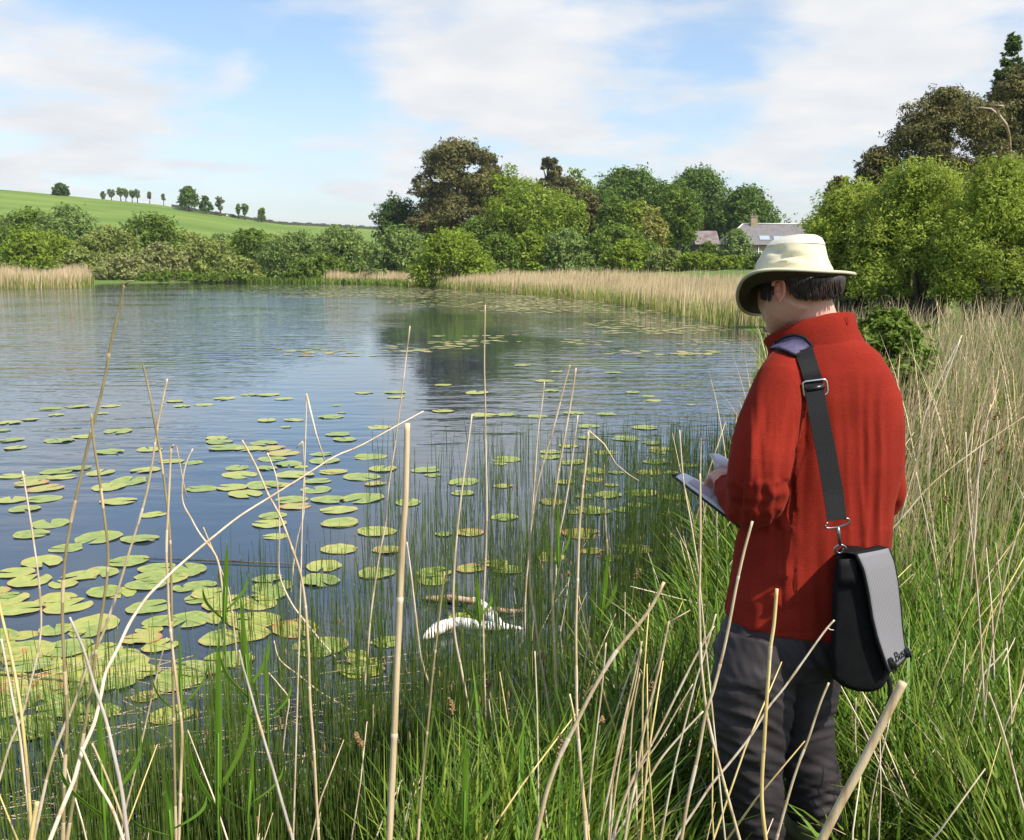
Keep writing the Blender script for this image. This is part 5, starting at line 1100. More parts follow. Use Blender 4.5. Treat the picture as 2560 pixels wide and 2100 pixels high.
M['hatcream'] = noisy('cream_cotton', (.67, .60, .40), (.76, .69, .49), 4, .8, .3, 500, bdist=.001)
M['hatmesh'] = noisy('hat_mesh_band', (.66, .62, .50), (.80, .75, .63), 420, .8, .6, 700, lo=.45, hi=.55, bdist=.001)
M['hatunder'] = noisy('dark_brim_underside', (.035, .033, .018), (.06, .052, .03), 6, .85)  # underside of the brim, coloured far darker than its cream top
m, t, b, o = newmat('dark_hair'); L = t.links.new
tcn = nn(t, 'ShaderNodeTexCoord'); mp = nn(t, 'ShaderNodeMapping', inp={'Scale': (90, 90, 9)}); L(tcn.outputs['Object'], mp.inputs[0])
n1 = nn(t, 'ShaderNodeTexNoise', inp={'Scale': 2, 'Detail': 4}); L(mp.outputs[0], n1.inputs['Vector']); rc = nn(t, 'ShaderNodeValToRGB'); L(n1.outputs['Fac'], rc.inputs[0])
rc.color_ramp.elements[0].color = (.012, .007, .005, 1); rc.color_ramp.elements[1].color = (.052, .030, .020, 1); L(rc.outputs[0], b.inputs['Base Color']); b.inputs['Roughness'].default_value = .42
bp = nn(t, 'ShaderNodeBump', inp={'Strength': .9, 'Distance': .004}); L(n1.outputs['Fac'], bp.inputs['Height']); L(bp.outputs[0], b.inputs['Normal']); M['hair'] = m
M['wellie'] = noisy('olive_rubber', (.12, .13, .06), (.17, .17, .08), 5, .35)

def S(u, v, d, r=0):  # centre and metric radius of a traced cross section
    return W(u, v, d), r * d / F
def limb(mb, secs, sides=20, flat=1.0):
    pts = smooth_pts([W(s[0], s[1], s[2]) for s in secs], 3); rr_ = [s[3] * s[2] / F for s in secs]
    rad = [float(np.interp(i / (len(pts) - 1), np.linspace(0, 1, len(rr_)), rr_)) for i in range(len(pts))]
    return mb.tube(pts, rad, sides, flat=flat)
def ringz(v, uL, uR, d, ry, n=32, tilt=0.0, pw=2.3, dv=0.0):
    """horizontal super-ellipse seen between uL and uR"""
    a = W(uL, v, d); c = W(uR, v, d); m_ = (a + c) / 2; rx = (c.x - a.x) / 2; out = []
    for k in range(n):
        t_ = 2 * math.pi * k / n; ct, st = math.cos(t_), math.sin(t_)
        x = math.copysign(abs(ct) ** (2 / pw), ct) * rx; y = math.copysign(abs(st) ** (2 / pw), st) * ry
        out.append(Vector((m_.x + x, m_.y + y, m_.z + tilt * x - dv * y)))
    return out
person = empty('person', W(1985, 2170, 2.8), 'man in a red fleece and cream sun hat bowed over a notebook', 'person')
PO = person.location.copy()
# body: head, neck, torso, arms, hands, legs fused into one skin
bd = MB()
Hc = W(1997, 700, 2.86)
bd.ell(W(1990, 706, 2.86), .095, .088, .098, 24); bd.ell(W(2030, 722, 2.86), .060, .070, .056, 20)
limb(bd, [(1980, 735, 2.85, 66), (1962, 768, 2.87, 55), (1952, 800, 2.91, 40), (1945, 828, 2.95, 25)])      # jaw and chin
bd.ell(W(1930, 745, 2.93), .042, .055, .062, 16)                                                              # cheekbone / eye region
bd.tube([W(1918, 762, 2.985), W(1915, 790, 3.01), W(1917, 802, 3.0)], [.010, .013, .011], 10)               # nose
bd.tube([W(1932, 818, 2.96), W(1920, 822, 2.99)], [.018, .012], 10)                                          # lips
limb(bd, [(2012, 735, 2.86, 60), (2022, 780, 2.87, 62), (2035, 830, 2.88, 66), (2040, 890, 2.89, 90)])       # neck
bd.loft([ringz(880, 1950, 2150, 2.85, .09), ringz(960, 1915, 2215, 2.85, .11), ringz(1150, 1905, 2215, 2.84, .12), ringz(1350, 1870, 2200, 2.83, .12), ringz(1560, 1850, 2140, 2.82, .12), ringz(1640, 1870, 2110, 2.82, .10)])
limb(bd, [(1965, 935, 2.79, 30), (1925, 1050, 2.72, 36), (1900, 1250, 2.69, 38), (1860, 1255, 2.76, 34), (1822, 1222, 2.88, 25), (1812, 1205, 2.93, 23)])
limb(bd, [(2140, 950, 2.93, 28), (2196, 1100, 2.95, 32), (2204, 1225, 2.97, 30), (2150, 1255, 3.11, 26), (2060, 1238, 3.19, 22), (1960, 1200, 3.23, 20), (1880, 1170, 3.18, 20)])
limb(bd, [(1890, 1600, 2.76, 60), (1880, 1850, 2.76, 42), (1898, 2060, 2.78, 26), (1905, 2160, 2.78, 24)])
limb(bd, [(2035, 1620, 2.89, 56), (2012, 1850, 2.90, 38), (2034, 2060, 2.90, 26), (2030, 2140, 2.89, 24)])
# hands: palm, four bent fingers and a thumb each
def hand(wrist, knuck, dirs, side):
    bd.tube([wrist, wrist.lerp(knuck, .5), knuck], [.026, .036, .036], 14, flat=.62, updir=side)
    for i, f in enumerate(dirs):
        off = side * (.0175 * (1.5 - i)); p0 = knuck + off; L0 = [.030, .034, .032, .025][i]
        pts = [wrist.lerp(p0, .75), p0, p0 + f[0] * (L0 * 1.25), p0 + f[0] * (L0 * 1.25) + f[1] * (L0 * .85), p0 + f[0] * (L0 * 1.25) + f[1] * (L0 * .85) + f[2] * (L0 * .65)]
        bd.tube(pts, [.0095, .0098, .0090, .0082, .0062], 10)
kn = W(1799, 1184, 2.975); wr = W(1818, 1205, 2.93)
fw = (kn - wr).normalized(); dn = Vector((-.1, .15, -1)).normalized(); sd_ = Vector((-.35, .3, -.9)).cross(fw).normalized()
hand(wr, kn, [((fw * .45 + dn * (.7 + .1 * i)).normalized(), (fw * .1 + dn).normalized(), (dn - fw * .4).normalized()) for i in range(4)], Vector((.1, -.3, .95)).normalized().cross(fw).normalized())
bd.tube([wr.lerp(kn, .3) + Vector((0, -.015, -.015)), W(1797, 1222, 2.95), W(1790, 1238, 2.975), W(1783, 1246, 2.99)], [.012, .0115, .010, .007], 10)
bd.tube([W(1808, 1178, 2.95), W(1800, 1205, 2.945), W(1803, 1232, 2.935), W(1810, 1250, 2.92)], [.016, .022, .020, .012], 12)
wr2 = W(1880, 1170, 3.18); kn2 = W(1838, 1180, 3.16); fw2 = (kn2 - wr2).normalized()
hand(wr2, kn2, [((fw2 + Vector((0, 0, -.2 * i))).normalized(), (fw2 + Vector((0, -.5, -.5))).normalized(), Vector((-.2, -.8, -.4)).normalized()) for i in range(4)], Vector((.1, .2, 1)).normalized())
bd.tube([wr2.lerp(kn2, .4), W(1850, 1165, 3.13), W(1835, 1170, 3.10)], [.012, .010, .007], 10)
me = voxel(bd, .0050, 7, .5)
V0 = np.empty(len(me.vertices) * 3, dtype=np.float32); me.vertices.foreach_get('co', V0); me.vertices.foreach_set('co', (V0.reshape(-1, 3) - np.array(PO, dtype=np.float32)).ravel()); me.update(); me.polygons.foreach_set('use_smooth', [True] * len(me.polygons))
body = link('body', me, M['skin'], person)
# ear
def ear(cu, cv, d, s=1.0):
    mb = MB(); P = [(cu - 2, cv + 30), (cu + 8, cv + 16), (cu + 12, cv - 2), (cu + 9, cv - 20), (cu - 2, cv - 29), (cu - 13, cv - 24), (cu - 16, cv - 10)]
    mb.tube(smooth_pts([W(u, v, d - .010 * s) for u, v in P], 3), [.0055] * 19, 8)
    mb.ell(W(cu - 1, cv - 6, d + .004 * s), .013, .009, .026, 14); mb.tube([W(cu - 3, cv + 4, d), W(cu + 1, cv + 28, d - .004 * s)], [.009, .007], 8)
    mb.ell(W(cu - 9, cv + 8, d - .004 * s), .004, .004, .007, 8)
    m_ = voxel(mb, .0024, 3, .5); n_ = len(m_.vertices); c_ = np.empty(n_ * 3, dtype=np.float32); m_.vertices.foreach_get('co', c_); m_.vertices.foreach_set('co', (c_.reshape(-1, 3) - np.array(PO, dtype=np.float32)).ravel()); m_.update(); m_.polygons.foreach_set('use_smooth', [True] * len(m_.polygons))
    return link('ear', m_, M['skinred'], person)
ear(1948, 726, 2.772); ear(1975, 722, 2.958, -1)
M['eyew'] = plain('eye_white', (.8, .78, .75), .2); M['iris'] = plain('iris', (.08, .05, .03), .2); M['lip'] = plain('lips', (.50, .18, .15), .5)
for eu, ev, ed in ((1908, 752, 2.985), (1928, 748, 3.02)):
    mb = MB(); c = W(eu, ev, ed); mb.ell(c, .010, .010, .010, 12); e_ = mb.build('eye', M['eyew'], person); mb = MB(); mb.ell(c + Vector((-.006, .004, -.004)), .0055, .0055, .0055, 10); k_ = link('iris', mb.mesh('iris', PO), M['iris'], e_)
    mb = MB(); mb.tube([W(eu - 6, ev - 20, ed + .01), W(eu + 2, ev - 22, ed), W(eu + 12, ev - 18, ed - .02)], [.002, .004, .002], 6); mb.build('eyebrow', M['hair'], person)
mb = MB(); mb.tube([W(1917, 827, 2.985), W(1912, 824, 3.0), W(1917, 819, 3.01)], [.005, .007, .004], 8); mb.build('lips', M['lip'], person)
# hair: shell over the skull with an uneven lower edge
def hairline(u): return float(np.interp(u, [1880, 1893, 1905, 1926, 1932, 1940, 1963, 1972, 1985, 2000, 2030, 2060, 2078, 2110], [705, 722, 742, 752, 735, 704, 706, 722, 738, 746, 749, 747, 744, 738]))
mb = MB(); rows = []
for i in range(40):
    row = []
    for k in range(97):
        ph = 2 * math.pi * k / 96; th = math.pi * (i / 39) * .80
        base = Vector((math.sin(th) * math.cos(ph), math.sin(th) * math.sin(ph), math.cos(th)))
        p = Hc + Vector((.010 + base.x * (.110 if base.x > 0 else .109), base.y * .099, base.z * .112))
        zt = W(1997, 686, 2.86).z
        if p.z > zt: sk = max(.35, 1 - .95 * (p.z - zt) / .10) * .84; p = Vector((Hc.x + (p.x - Hc.x) * sk, Hc.y + (p.y - Hc.y) * sk, p.z))
        u_, v_ = proj(p); hl = hairline(u_) + 3 * math.sin(k * 2.3) if p.y < Hc.y + .02 else 730
        if u_ > 1960 and p.y < Hc.y + .05: p += Vector((.004, -.004, 0))
        if v_ > hl:
            pz = W(u_, hl, p.y); p = Vector((p.x, p.y, pz.z)); p += (Hc - p) * .09
        row.append(p)
    rows.append(row)
mb.grid(rows, .006)
hs = mb; rh = random.Random(4)
for k in range(900):
    ph = rh.uniform(math.pi * .86, math.pi * 2.25); u_ = 0
    th = rh.uniform(1.25, 1.95); base = Vector((math.sin(th) * math.cos(ph), math.sin(th) * math.sin(ph), math.cos(th)))
    p = Hc + Vector((.012 + base.x * .113, base.y * .104, base.z * .12)); u_, v_ = proj(p)
    if not (1893 < u_ < 2102) or v_ > hairline(u_) - 2 or v_ < 690: continue
    ln = min(.028, max(.004, (hairline(u_) + 5 - v_) * 2.86 / F)); q = p + Vector((rh.gauss(0, .003) + base.x * .001, base.y * .002, -ln))
    hs.tube([p, p.lerp(q, .5) + Vector((base.x, base.y, 0)) * .0025, q], [.0016, .0016, .0005], 4, cap=False)
hair = hs.build('hair', M['hair'], person)

# fleece: torso, collar and sleeves fused
fl_ = MB()
fl_.loft([ringz(840, 1970, 2140, 2.86, .085), ringz(858, 1950, 2164, 2.86, .10), ringz(882, 1935, 2194, 2.86, .115), ringz(925, 1915, 2222, 2.855, .13), ringz(985, 1905, 2246, 2.85, .142), ringz(1060, 1897, 2254, 2.85, .15), ringz(1150, 1885, 2252, 2.845, .155),
          ringz(1250, 1868, 2230, 2.84, .155), ringz(1350, 1845, 2222, 2.835, .155), ringz(1440, 1830, 2215, 2.83, .158), ringz(1500, 1820, 2208, 2.83, .16), ringz(1556, 1812, 2200, 2.83, .162, tilt=-.08)])
limb(fl_, [(1972, 905, 2.80, 50), (1958, 950, 2.755, 66), (1938, 1010, 2.735, 73), (1917, 1080, 2.72, 79), (1903, 1150, 2.70, 81), (1900, 1210, 2.70, 79), (1896, 1252, 2.715, 66), (1868, 1262, 2.77, 58), (1842, 1245, 2.83, 47), (1824, 1226, 2.885, 37), (1814, 1212, 2.92, 31)])
limb(fl_, [(2115, 915, 2.90, 50), (2160, 945, 2.94, 58), (2188, 1010, 2.95, 58), (2202, 1100, 2.95, 55), (2208, 1190, 2.95, 52), (2212, 1240, 2.97, 46), (2150, 1262, 3.12, 42), (2060, 1240, 3.2, 36), (1960, 1200, 3.24, 32), (1900, 1175, 3.2, 30)])
fl_.tube([W(2232, 1205, 2.93), W(2238, 1250, 2.94), W(2226, 1284, 2.95)], [.026, .027, .022], 14)
me = voxel(fl_, .0058, 5, .6)
def fold(u, c, w, a): return a * math.exp(-((u - c) / w) ** 2)
def fleece_d(c, n):
    u, v = proj(c); near = n[1] < .3
    x = .0016 * mnoise.noise(Vector((c[0] * 14, c[1] * 14, c[2] * 6)))
    if not near: return x + .003 * mnoise.noise(Vector((c[0] * 9, c[1] * 9, c[2] * 3)))
    # vertical drape folds over the back
    if u > 1990 and v > 900:
        f = min(1, (v - 900) / 220)
        dr = (v - 1000) * .06
        for cc_, w_, a_ in ((2112, 6, .0035), (2128, 12, -.003), (2146, 6, .005), (2160, 9, -.0045), (2172, 5, .004), (2188, 8, -.004), (2202, 5, .0045), (2218, 7, -.003), (2080, 10, .002)):
            x += 1.35 * f * fold(u, cc_ + dr * (1 if cc_ < 2150 else -.3) * .7 + 6 * mnoise.noise(Vector((v / 120, cc_ / 9, 0))), w_ * 1.25, a_) * (.6 + .8 * abs(mnoise.noise(Vector((v / 150, cc_, 2)))))
        x += f * .006 * mnoise.noise(Vector((u / 30, v / 260, 3)))
    if u < 1990:
        arm = (v < 1330) and (u < 1985)
        if arm:
            q = max(0, min(1, (v - 930) / 140))
            x += q * (.013 * mnoise.noise(Vector(((u + (v - 1100) * .12) / 26, v / 190, 7))) + .004 * mnoise.noise(Vector((u / 13, v / 120, 9))))
            if v > 1200: x += .008 * mnoise.noise(Vector((u / 22, v / 26, 5)))
        else:
            x += fold(u, 1955 + (v - 1320) * .0, 3.5, -.004) + .006 * mnoise.noise(Vector((u / 60, v / 45, 12))) + .004 * mnoise.noise(Vector((u / 25, v / 90, 2)))
    if 1320 < v and u >= 1975: x += fold(u, 1957, 4, -.004) + .004 * mnoise.noise(Vector((u / 40, v / 60, 15)))
    # armhole seam
    su = float(np.interp(v, [890, 960, 1040, 1120, 1200, 1300], [1990, 2003, 2014, 2012, 1985, 1975]))
    if v < 1300: x += fold(u, su, 4, -.0035)
    if v > 1560: x += fold(v, 1580, 4, -.002)
    return x
displace(me, fleece_d)
# open collar
n_ = len(me.vertices); c_ = np.empty(n_ * 3, dtype=np.float32); me.vertices.foreach_get('co', c_)
bmf = bmesh.new(); bmf.from_mesh(me); FB = BVHTree.FromBMesh(bmf); bmf.free()
me.vertices.foreach_set('co', (c_.reshape(-1, 3) - np.array(PO, dtype=np.float32)).ravel()); me.update()
fleece = link('fleece_jacket', me, M['fleece'], person)
def cring(cu, cv, d, ax, bx, n=40):
    c = W(cu, cv, d); a = Vector(ax); b_ = Vector(bx); return [c + a * math.cos(2 * math.pi * k / n) + b_ * math.sin(2 * math.pi * k / n) for k in range(n)]
px = 2.86 / F
co = MB(); co.loft([cring(2045, 893, 2.865, (128 * px, 0, .012), (0, -.112, .004)), cring(2040, 868, 2.87, (118 * px, 0, .014), (0, -.106, .016)), cring(2030, 845, 2.87, (112 * px, 0, .024), (0, -.100, .028)), cring(2022, 822, 2.875, (112 * px, 0, .034), (0, -.094, .036)),
                    cring(2021, 818, 2.875, (108 * px, 0, .033), (0, -.090, .036)), cring(2023, 822, 2.875, (103 * px, 0, .031), (0, -.086, .033)), cring(2032, 850, 2.87, (100 * px, 0, .020), (0, -.086, .02)), cring(2040, 880, 2.87, (100 * px, 0, .012), (0, -.08, .01))], cap=False)
me = co.mesh('collar')
displace(me, lambda c, n: .005 * mnoise.noise(Vector((c[0] * 18, c[1] * 18, c[2] * 26 + 3))))
bmf = bmesh.new(); bmf.from_mesh(me); CBV = BVHTree.FromBMesh(bmf); bmf.free()
me.vertices.foreach_set('co', (np.array([v.co[:] for v in me.vertices], dtype=np.float32) - np.array(PO, dtype=np.float32)).ravel()); me.update()
link('collar', me, M['fleece'], fleece)
mb = MB(); mb.tube(smooth_pts([W(2114, 793, 2.79), W(2118, 797, 2.788), W(2121, 806, 2.786), W(2117, 812, 2.786)], 2), .0014, 6); mb.build('hanger_loop', M['fleece'], fleece)

# trousers
tr_ = MB()
tr_.loft([ringz(1500, 1835, 2150, 2.83, .12), ringz(1560, 1812, 2160, 2.82, .145), ringz(1620, 1785, 2140, 2.82, .15), ringz(1665, 1785, 2110, 2.82, .13)])
limb(tr_, [(1895, 1590, 2.78, 98), (1884, 1680, 2.76, 108), (1880, 1770, 2.76, 103), (1876, 1850, 2.76, 92), (1880, 1920, 2.765, 78), (1888, 1990, 2.77, 70), (1900, 2060, 2.78, 64), (1906, 2120, 2.78, 62), (1910, 2150, 2.78, 58)], 24)
limb(tr_, [(2035, 1600, 2.90, 92), (2015, 1700, 2.90, 84), (2008, 1790, 2.90, 78), (2010, 1860, 2.90, 73), (2028, 1930, 2.90, 70), (2040, 2000, 2.90, 70), (2040, 2050, 2.90, 68), (2032, 2068, 2.90, 58)], 24)
me = voxel(tr_, .0062, 4, .6)
def tro_d(c, n):
    u, v = proj(c); x = .003 * mnoise.noise(Vector((c[0] * 10, c[1] * 10, c[2] * 10)))
    lf = u < 1985
    w_ = (v + (u - 1880) * (-.45 if lf else .3)) 
    k = max(0, min(1, (v - 1640) / 120))
    x += k * .008 * (1 - abs(mnoise.noise(Vector((u / 140, w_ / 34, 1 if lf else 4)))) * 2.2)
    if v > 1850: q = min(1, (v - 1850) / 100); x += q * .011 * mnoise.noise(Vector((u / 60, (v - (u - 1900) * .25) / 17, 8)))
    if v < 1700: x += .007 * mnoise.noise(Vector(((u - v * .5) / 22, v / 60, 6)))
    # thigh pocket edge and side seam
    if lf: x += -.004 * math.exp(-((v - (1722 + (u - 1800) * .06)) / 4) ** 2) * (1 if 1790 < u < 1930 else 0)
    x += -.003 * math.exp(-((u - (1795 + (v - 1700) * .08)) / 4) ** 2) * (1 if v > 1560 else 0)
    return x
displace(me, tro_d)
n_ = len(me.vertices); c_ = np.empty(n_ * 3, dtype=np.float32); me.vertices.foreach_get('co', c_); me.vertices.foreach_set('co', (c_.reshape(-1, 3) - np.array(PO, dtype=np.float32)).ravel()); me.update()
link('trousers', me, M['trousers'], person)
mb = MB(); mb.tube(smooth_pts([W(2082, 1890, 2.86), W(2098, 1920, 2.85), W(2090, 1945, 2.845), (W(2104, 1968, 2.85)), W(2098, 1990, 2.85), W(2108, 2005, 2.86)], 3), .0016, 6); mb.build('drawcord', plain('cord_black', (.02, .02, .02), .6), person)
for (u_, d_) in ((1908, 2.78), (2030, 2.89)):
    mb = MB(); g_ = W(u_, 2170, d_); rt = W(u_, 2070, d_)
    gzz = .48; sh = Vector((-.5, .85, 0)).normalized(); sd2 = Vector((.85, .5, 0)).normalized()
    mb.tube([rt + Vector((0, 0, .03)), rt, rt + Vector((0, 0, -.06)), Vector((rt.x, rt.y, gzz + .09))], [.050, .054, .052, .050], 16, cap=True)
    foot = [Vector((rt.x, rt.y, gzz + .05)) - sh * .07, Vector((rt.x, rt.y, gzz + .06)), Vector((rt.x, rt.y, gzz + .05)) + sh * .1, Vector((rt.x, rt.y, gzz + .035)) + sh * .19]
    mb.tube(foot, [.042, .055, .050, .032], 14, flat=.85); mb.tube([f - Vector((0, 0, .035)) for f in foot], [.04, .05, .048, .035], 10, flat=.4)
    me_ = voxel(mb, .007, 3); n_ = len(me_.vertices); c_ = np.empty(n_ * 3, dtype=np.float32); me_.vertices.foreach_get('co', c_); me_.vertices.foreach_set('co', (c_.reshape(-1, 3) - np.array(PO, dtype=np.float32)).ravel()); me_.update(); me_.polygons.foreach_set('use_smooth', [True] * len(me_.polygons))
    bt = link('rubber_boot', me_, M['wellie'], person)
    rm = MB(); rm.loft([[rt + Vector((math.cos(a_) * r_, math.sin(a_) * r_, z_)) for a_ in [2 * math.pi * k / 24 for k in range(24)]] for r_, z_ in ((.056, .015), (.059, .02), (.059, .034), (.055, .037))], cap=False); link('rim', rm.mesh('rim', PO), plain('boot_rim', (.36, .33, .18), .5), bt)

# sun hat
rimpts = [W(2137, 685, 2.88), W(2110, 681, 2.80), W(2070, 679, 2.73), W(2020, 676, 2.68), W(1975, 674, 2.66), W(1930, 674, 2.66), W(1897, 678, 2.67), W(1872, 688, 2.70), W(1855, 703, 2.75), W(1845, 725, 2.81), W(1843, 745, 2.87), W(1849, 765, 2.94), W(1862, 779, 3.00), W(1884, 786, 3.05), W(1908, 784, 3.09),
          W(1945, 762, 3.12), W(1985, 728, 3.12), W(2030, 700, 3.10), W(2075, 690, 3.05), W(2112, 687, 2.97)]
nr_ = 80
def closed(p, n):
    p = [Vector(q) for q in p]; m_ = len(p); out = []
    for j in range(n):
        s_ = j * m_ / n; i = int(s_); t_ = s_ - i; a, b_, c, d_ = p[(i - 1) % m_], p[i % m_], p[(i + 1) % m_], p[(i + 2) % m_]
        out.append(.5 * ((2 * b_) + (c - a) * t_ + (2 * a - 5 * b_ + 4 * c - d_) * t_ * t_ + (3 * b_ - a - 3 * c + d_) * t_ ** 3))
    return out
rim = closed(rimpts, nr_)
cen = W(1986, 684, 2.865); bb = []
for j in range(nr_):
    dv = rim[j] - cen; a_ = math.atan2(dv.y, dv.x); ca, sa = math.cos(a_), math.sin(a_); rx_, ry_ = .107, .122; r_ = rx_ * ry_ / math.hypot(ry_ * ca, rx_ * sa)
    bb.append(cen + Vector((ca * r_, sa * r_, .008 * ca + (-.010 if ca < -.3 else 0))))
hat = MB(); T_ = .0045
rows_t = []; rows_b = []
for q in (0, .2, .45, .7, .9, 1.0):
    dip = Vector((0, 0, -.010 * math.sin(math.pi * q)))
    r_ = [bb[j].lerp(rim[j], q) + dip for j in range(nr_)]; rows_t.append([p + Vector((0, 0, T_ / 2)) for p in r_]); rows_b.append([p - Vector((0, 0, T_ / 2)) for p in r_])
hat_root = bpy.data.objects.new('sun_hat', None); COL.objects.link(hat_root); hat_root.parent = person; hat_root.location = (0, 0, 0)
def sub(name, mb_, mat, par, smooth=True): return link(name, mb_.mesh(name, PO, smooth), mat, par)
mb = MB(); mb.loft(rows_t, cap=False); sub('brim', mb, M['hatcream'], hat_root)
mb = MB(); mb.loft(rows_b, cap=False); sub('brim_underside', mb, M['hatunder'], hat_root)
mb = MB(); mb.tube(rim + [rim[0]], .0048, 8, cap=False); sub('brim_edge', mb, plain('brim_binding', (.50, .48, .34), .8), hat_root)
def cr_(v, uL, uR, ry, dd=2.865, dent=0.0):
    a = W(uL, v, dd); c = W(uR, v, dd); m_ = (a + c) / 2; rx_ = (c.x - a.x) / 2; out = []
    for k in range(72):
        t_ = 2 * math.pi * k / 72; ct, st = math.cos(t_), math.sin(t_); s_ = 1 - dent * max(0, math.cos(2 * (t_ - math.pi))) * 0
        out.append(Vector((m_.x + ct * rx_ * s_, m_.y + st * ry * s_, m_.z - st * .006)))
    return out
crw = MB(); crw.loft([cr_(684, 1889, 2080, .120), cr_(672, 1890, 2076, .119), cr_(650, 1898, 2066, .112), cr_(630, 1910, 2061, .107), cr_(617, 1918, 2057, .103), cr_(614, 1920, 2056, .1025)], cap=False)
me = crw.mesh('crown')
bmq = bmesh.new(); bmq.from_mesh(me); bmesh.ops.subdivide_edges(bmq, edges=bmq.edges, cuts=2, use_grid_fill=True, smooth=.5); bmq.to_mesh(me); bmq.free()
def hat_d(c, n):
    u, v = proj(c); x = .0025 * mnoise.noise(Vector((c[0] * 18, c[1] * 18, c[2] * 18)))
    if c[1] < 2.86:
        x += -.015 * math.exp(-(((u - 1942) / 16) ** 2 + ((v - 625) / 8) ** 2)) - .012 * math.exp(-(((v - (640 - (u - 1965) * .02 + ((u - 1975) / 12) ** 2 * .6)) / 6) ** 2 + ((u - 1970) / 34) ** 2)) + .008 * math.exp(-(((v - (652 + ((u - 1975) / 13) ** 2 * .5)) / 6) ** 2 + ((u - 1970) / 34) ** 2))
        x += -.0015 * math.exp(-((v - 664) / 1.6) ** 2)
    return x
displace(me, hat_d)
me.vertices.foreach_set('co', (np.array([v.co[:] for v in me.vertices], dtype=np.float32) - np.array(PO, dtype=np.float32)).ravel()); me.update()
link('crown', me, M['hatcream'], hat_root)
mb = MB(); mb.loft([cr_(615, 1918, 2058, .1038), cr_(607, 1925, 2055, .0995), cr_(598, 1937, 2049, .093), cr_(595.5, 1943, 2044, .089)], cap=False); sub('mesh_band', mb, M['hatmesh'], hat_root)
mb = MB(); mb.loft([cr_(596.5, 1941, 2046, .0905), cr_(593, 1950, 2039, .083), cr_(592, 1966, 2025, .06), cr_(594, 1982, 2005, .02)]); sub('crown_top', mb, M['hatcream'], hat_root)

# ------------------------------------------------------------------ shoulder bag
M['webbing'] = noisy('black_webbing', (.006, .006, .007), (.013, .013, .014), 300, .7, .6, 500, spec=.2, bdist=.001)
M['bagblack'] = noisy('black_nylon', (.0035, .0035, .004), (.006, .006, .007), 40, .75, .3, 500, spec=.15, bdist=.001)
M['padpurple'] = noisy('violet_pad', (.075, .065, .13), (.11, .095, .17), 60, .8, .4, 400, bdist=.001)
m, t, b, o = newmat('grey_rib_cloth'); L = t.links.new
tcn = nn(t, 'ShaderNodeUVMap'); wv_ = nn(t, 'ShaderNodeTexWave', wave_type='BANDS', bands_direction='X', inp={'Scale': 7, 'Distortion': .1}); L(tcn.outputs[0], wv_.inputs['Vector'])
nz = nn(t, 'ShaderNodeTexNoise', inp={'Scale': 60, 'Detail': 4}); L(tcn.outputs[0], nz.inputs['Vector'])
rc = nn(t, 'ShaderNodeValToRGB'); L(wv_.outputs['Fac'], rc.inputs[0]); rc.color_ramp.elements[0].color = (.14, .136, .145, 1); rc.color_ramp.elements[1].color = (.225, .218, .23, 1)
L(rc.outputs[0], b.inputs['Base Color']); b.inputs['Roughness'].default_value = .8; bp = nn(t, 'ShaderNodeBump', inp={'Strength': .6, 'Distance': .0015}); L(wv_.outputs['Fac'], bp.inputs['Height']); L(bp.outputs[0], b.inputs['Normal']); M['greycloth'] = m
M['metal'] = plain('gunmetal', (.22, .22, .23), .35, .9); M['chrome'] = plain('bright_ring', (.60, .60, .62), .22, 1.0); M['plasticb'] = plain('black_plastic', (.015, .015, .017), .3)
bag = empty('shoulder_bag', W(2150, 1735, 2.66), 'black shoulder bag with a grey ribbed flap hanging at his right hip', 'bag'); BO = bag.location.copy()
def bpart(nm, mb_, mat, par=None, smooth=True): return link(nm, mb_.mesh(nm, BO, smooth), mat, par if par is not None else bag)
def onf(u, v, off=.006):
    r = ray(u, v).normalized(); h, nrm_, i_, dd = FB.ray_cast(Vector((0, 0, CAMZ)), r); h2, _n, _i, d2 = CBV.ray_cast(Vector((0, 0, CAMZ)), r)
    if h is None or (h2 is not None and d2 < dd): h = h2
    return (h - r * off) if h is not None else None
NL = [(2092, 1388), (2082, 1420), (2078, 1480), (2076, 1560), (2074, 1640), (2078, 1700), (2105, 1722), (2140, 1733), (2178, 1736), (2200, 1728)]     # near panel, left and bottom edge
NR = [(2140, 1390), (2157, 1425), (2168, 1480), (2178, 1540), (2190, 1590), (2205, 1630), (2216, 1665), (2218, 1690), (2212, 1715), (2202, 1728)]
dn_, df_ = 2.58, 2.72
rows = []
for i in range(10):
    rows.append([W(NL[i][0] + (NR[i][0] - NL[i][0]) * q, NL[i][1] + (NR[i][1] - NL[i][1]) * q, dn_ - .022 * math.sin(math.pi * q) * math.sin(math.pi * min(1, (i + .5) / 9))) for q in np.linspace(0, 1, 9)])
mb = MB()
shift = W(2222, 1373, df_) - W(2142, 1390, dn_)
out = [W(*p, dn_) for p in NL] + [W(*p, dn_) for p in NR[::-1]]
cc_ = sum(out, Vector((0, 0, 0))) / len(out)
secs = []
for q, s_ in ((0, .90), (.03, .97), (.1, 1.0), (.5, 1.03), (.9, 1.0), (.97, .96), (1, .9)):
    secs.append([cc_ + (p - cc_) * s_ + Vector((shift.x * .45, .13, shift.z * .2)) * q + Vector((0, -.012 if q == 0 else 0, 0)) for p in out])
mb.loft(secs); me = mb.mesh('bag_body'); bmq = bmesh.new(); bmq.from_mesh(me); bmesh.ops.recalc_face_normals(bmq, faces=bmq.faces); bmq.to_mesh(me); bmq.free()
mb2 = MB(); mb2.v = [v.co[:] for v in me.vertices]; mb2.f = [tuple(p.vertices) for p in me.polygons]; me = voxel(mb2, .007, 5, .6)
displace(me, lambda c, n: .003 * mnoise.noise(Vector((c[0] * 16, c[1] * 16, c[2] * 7))))
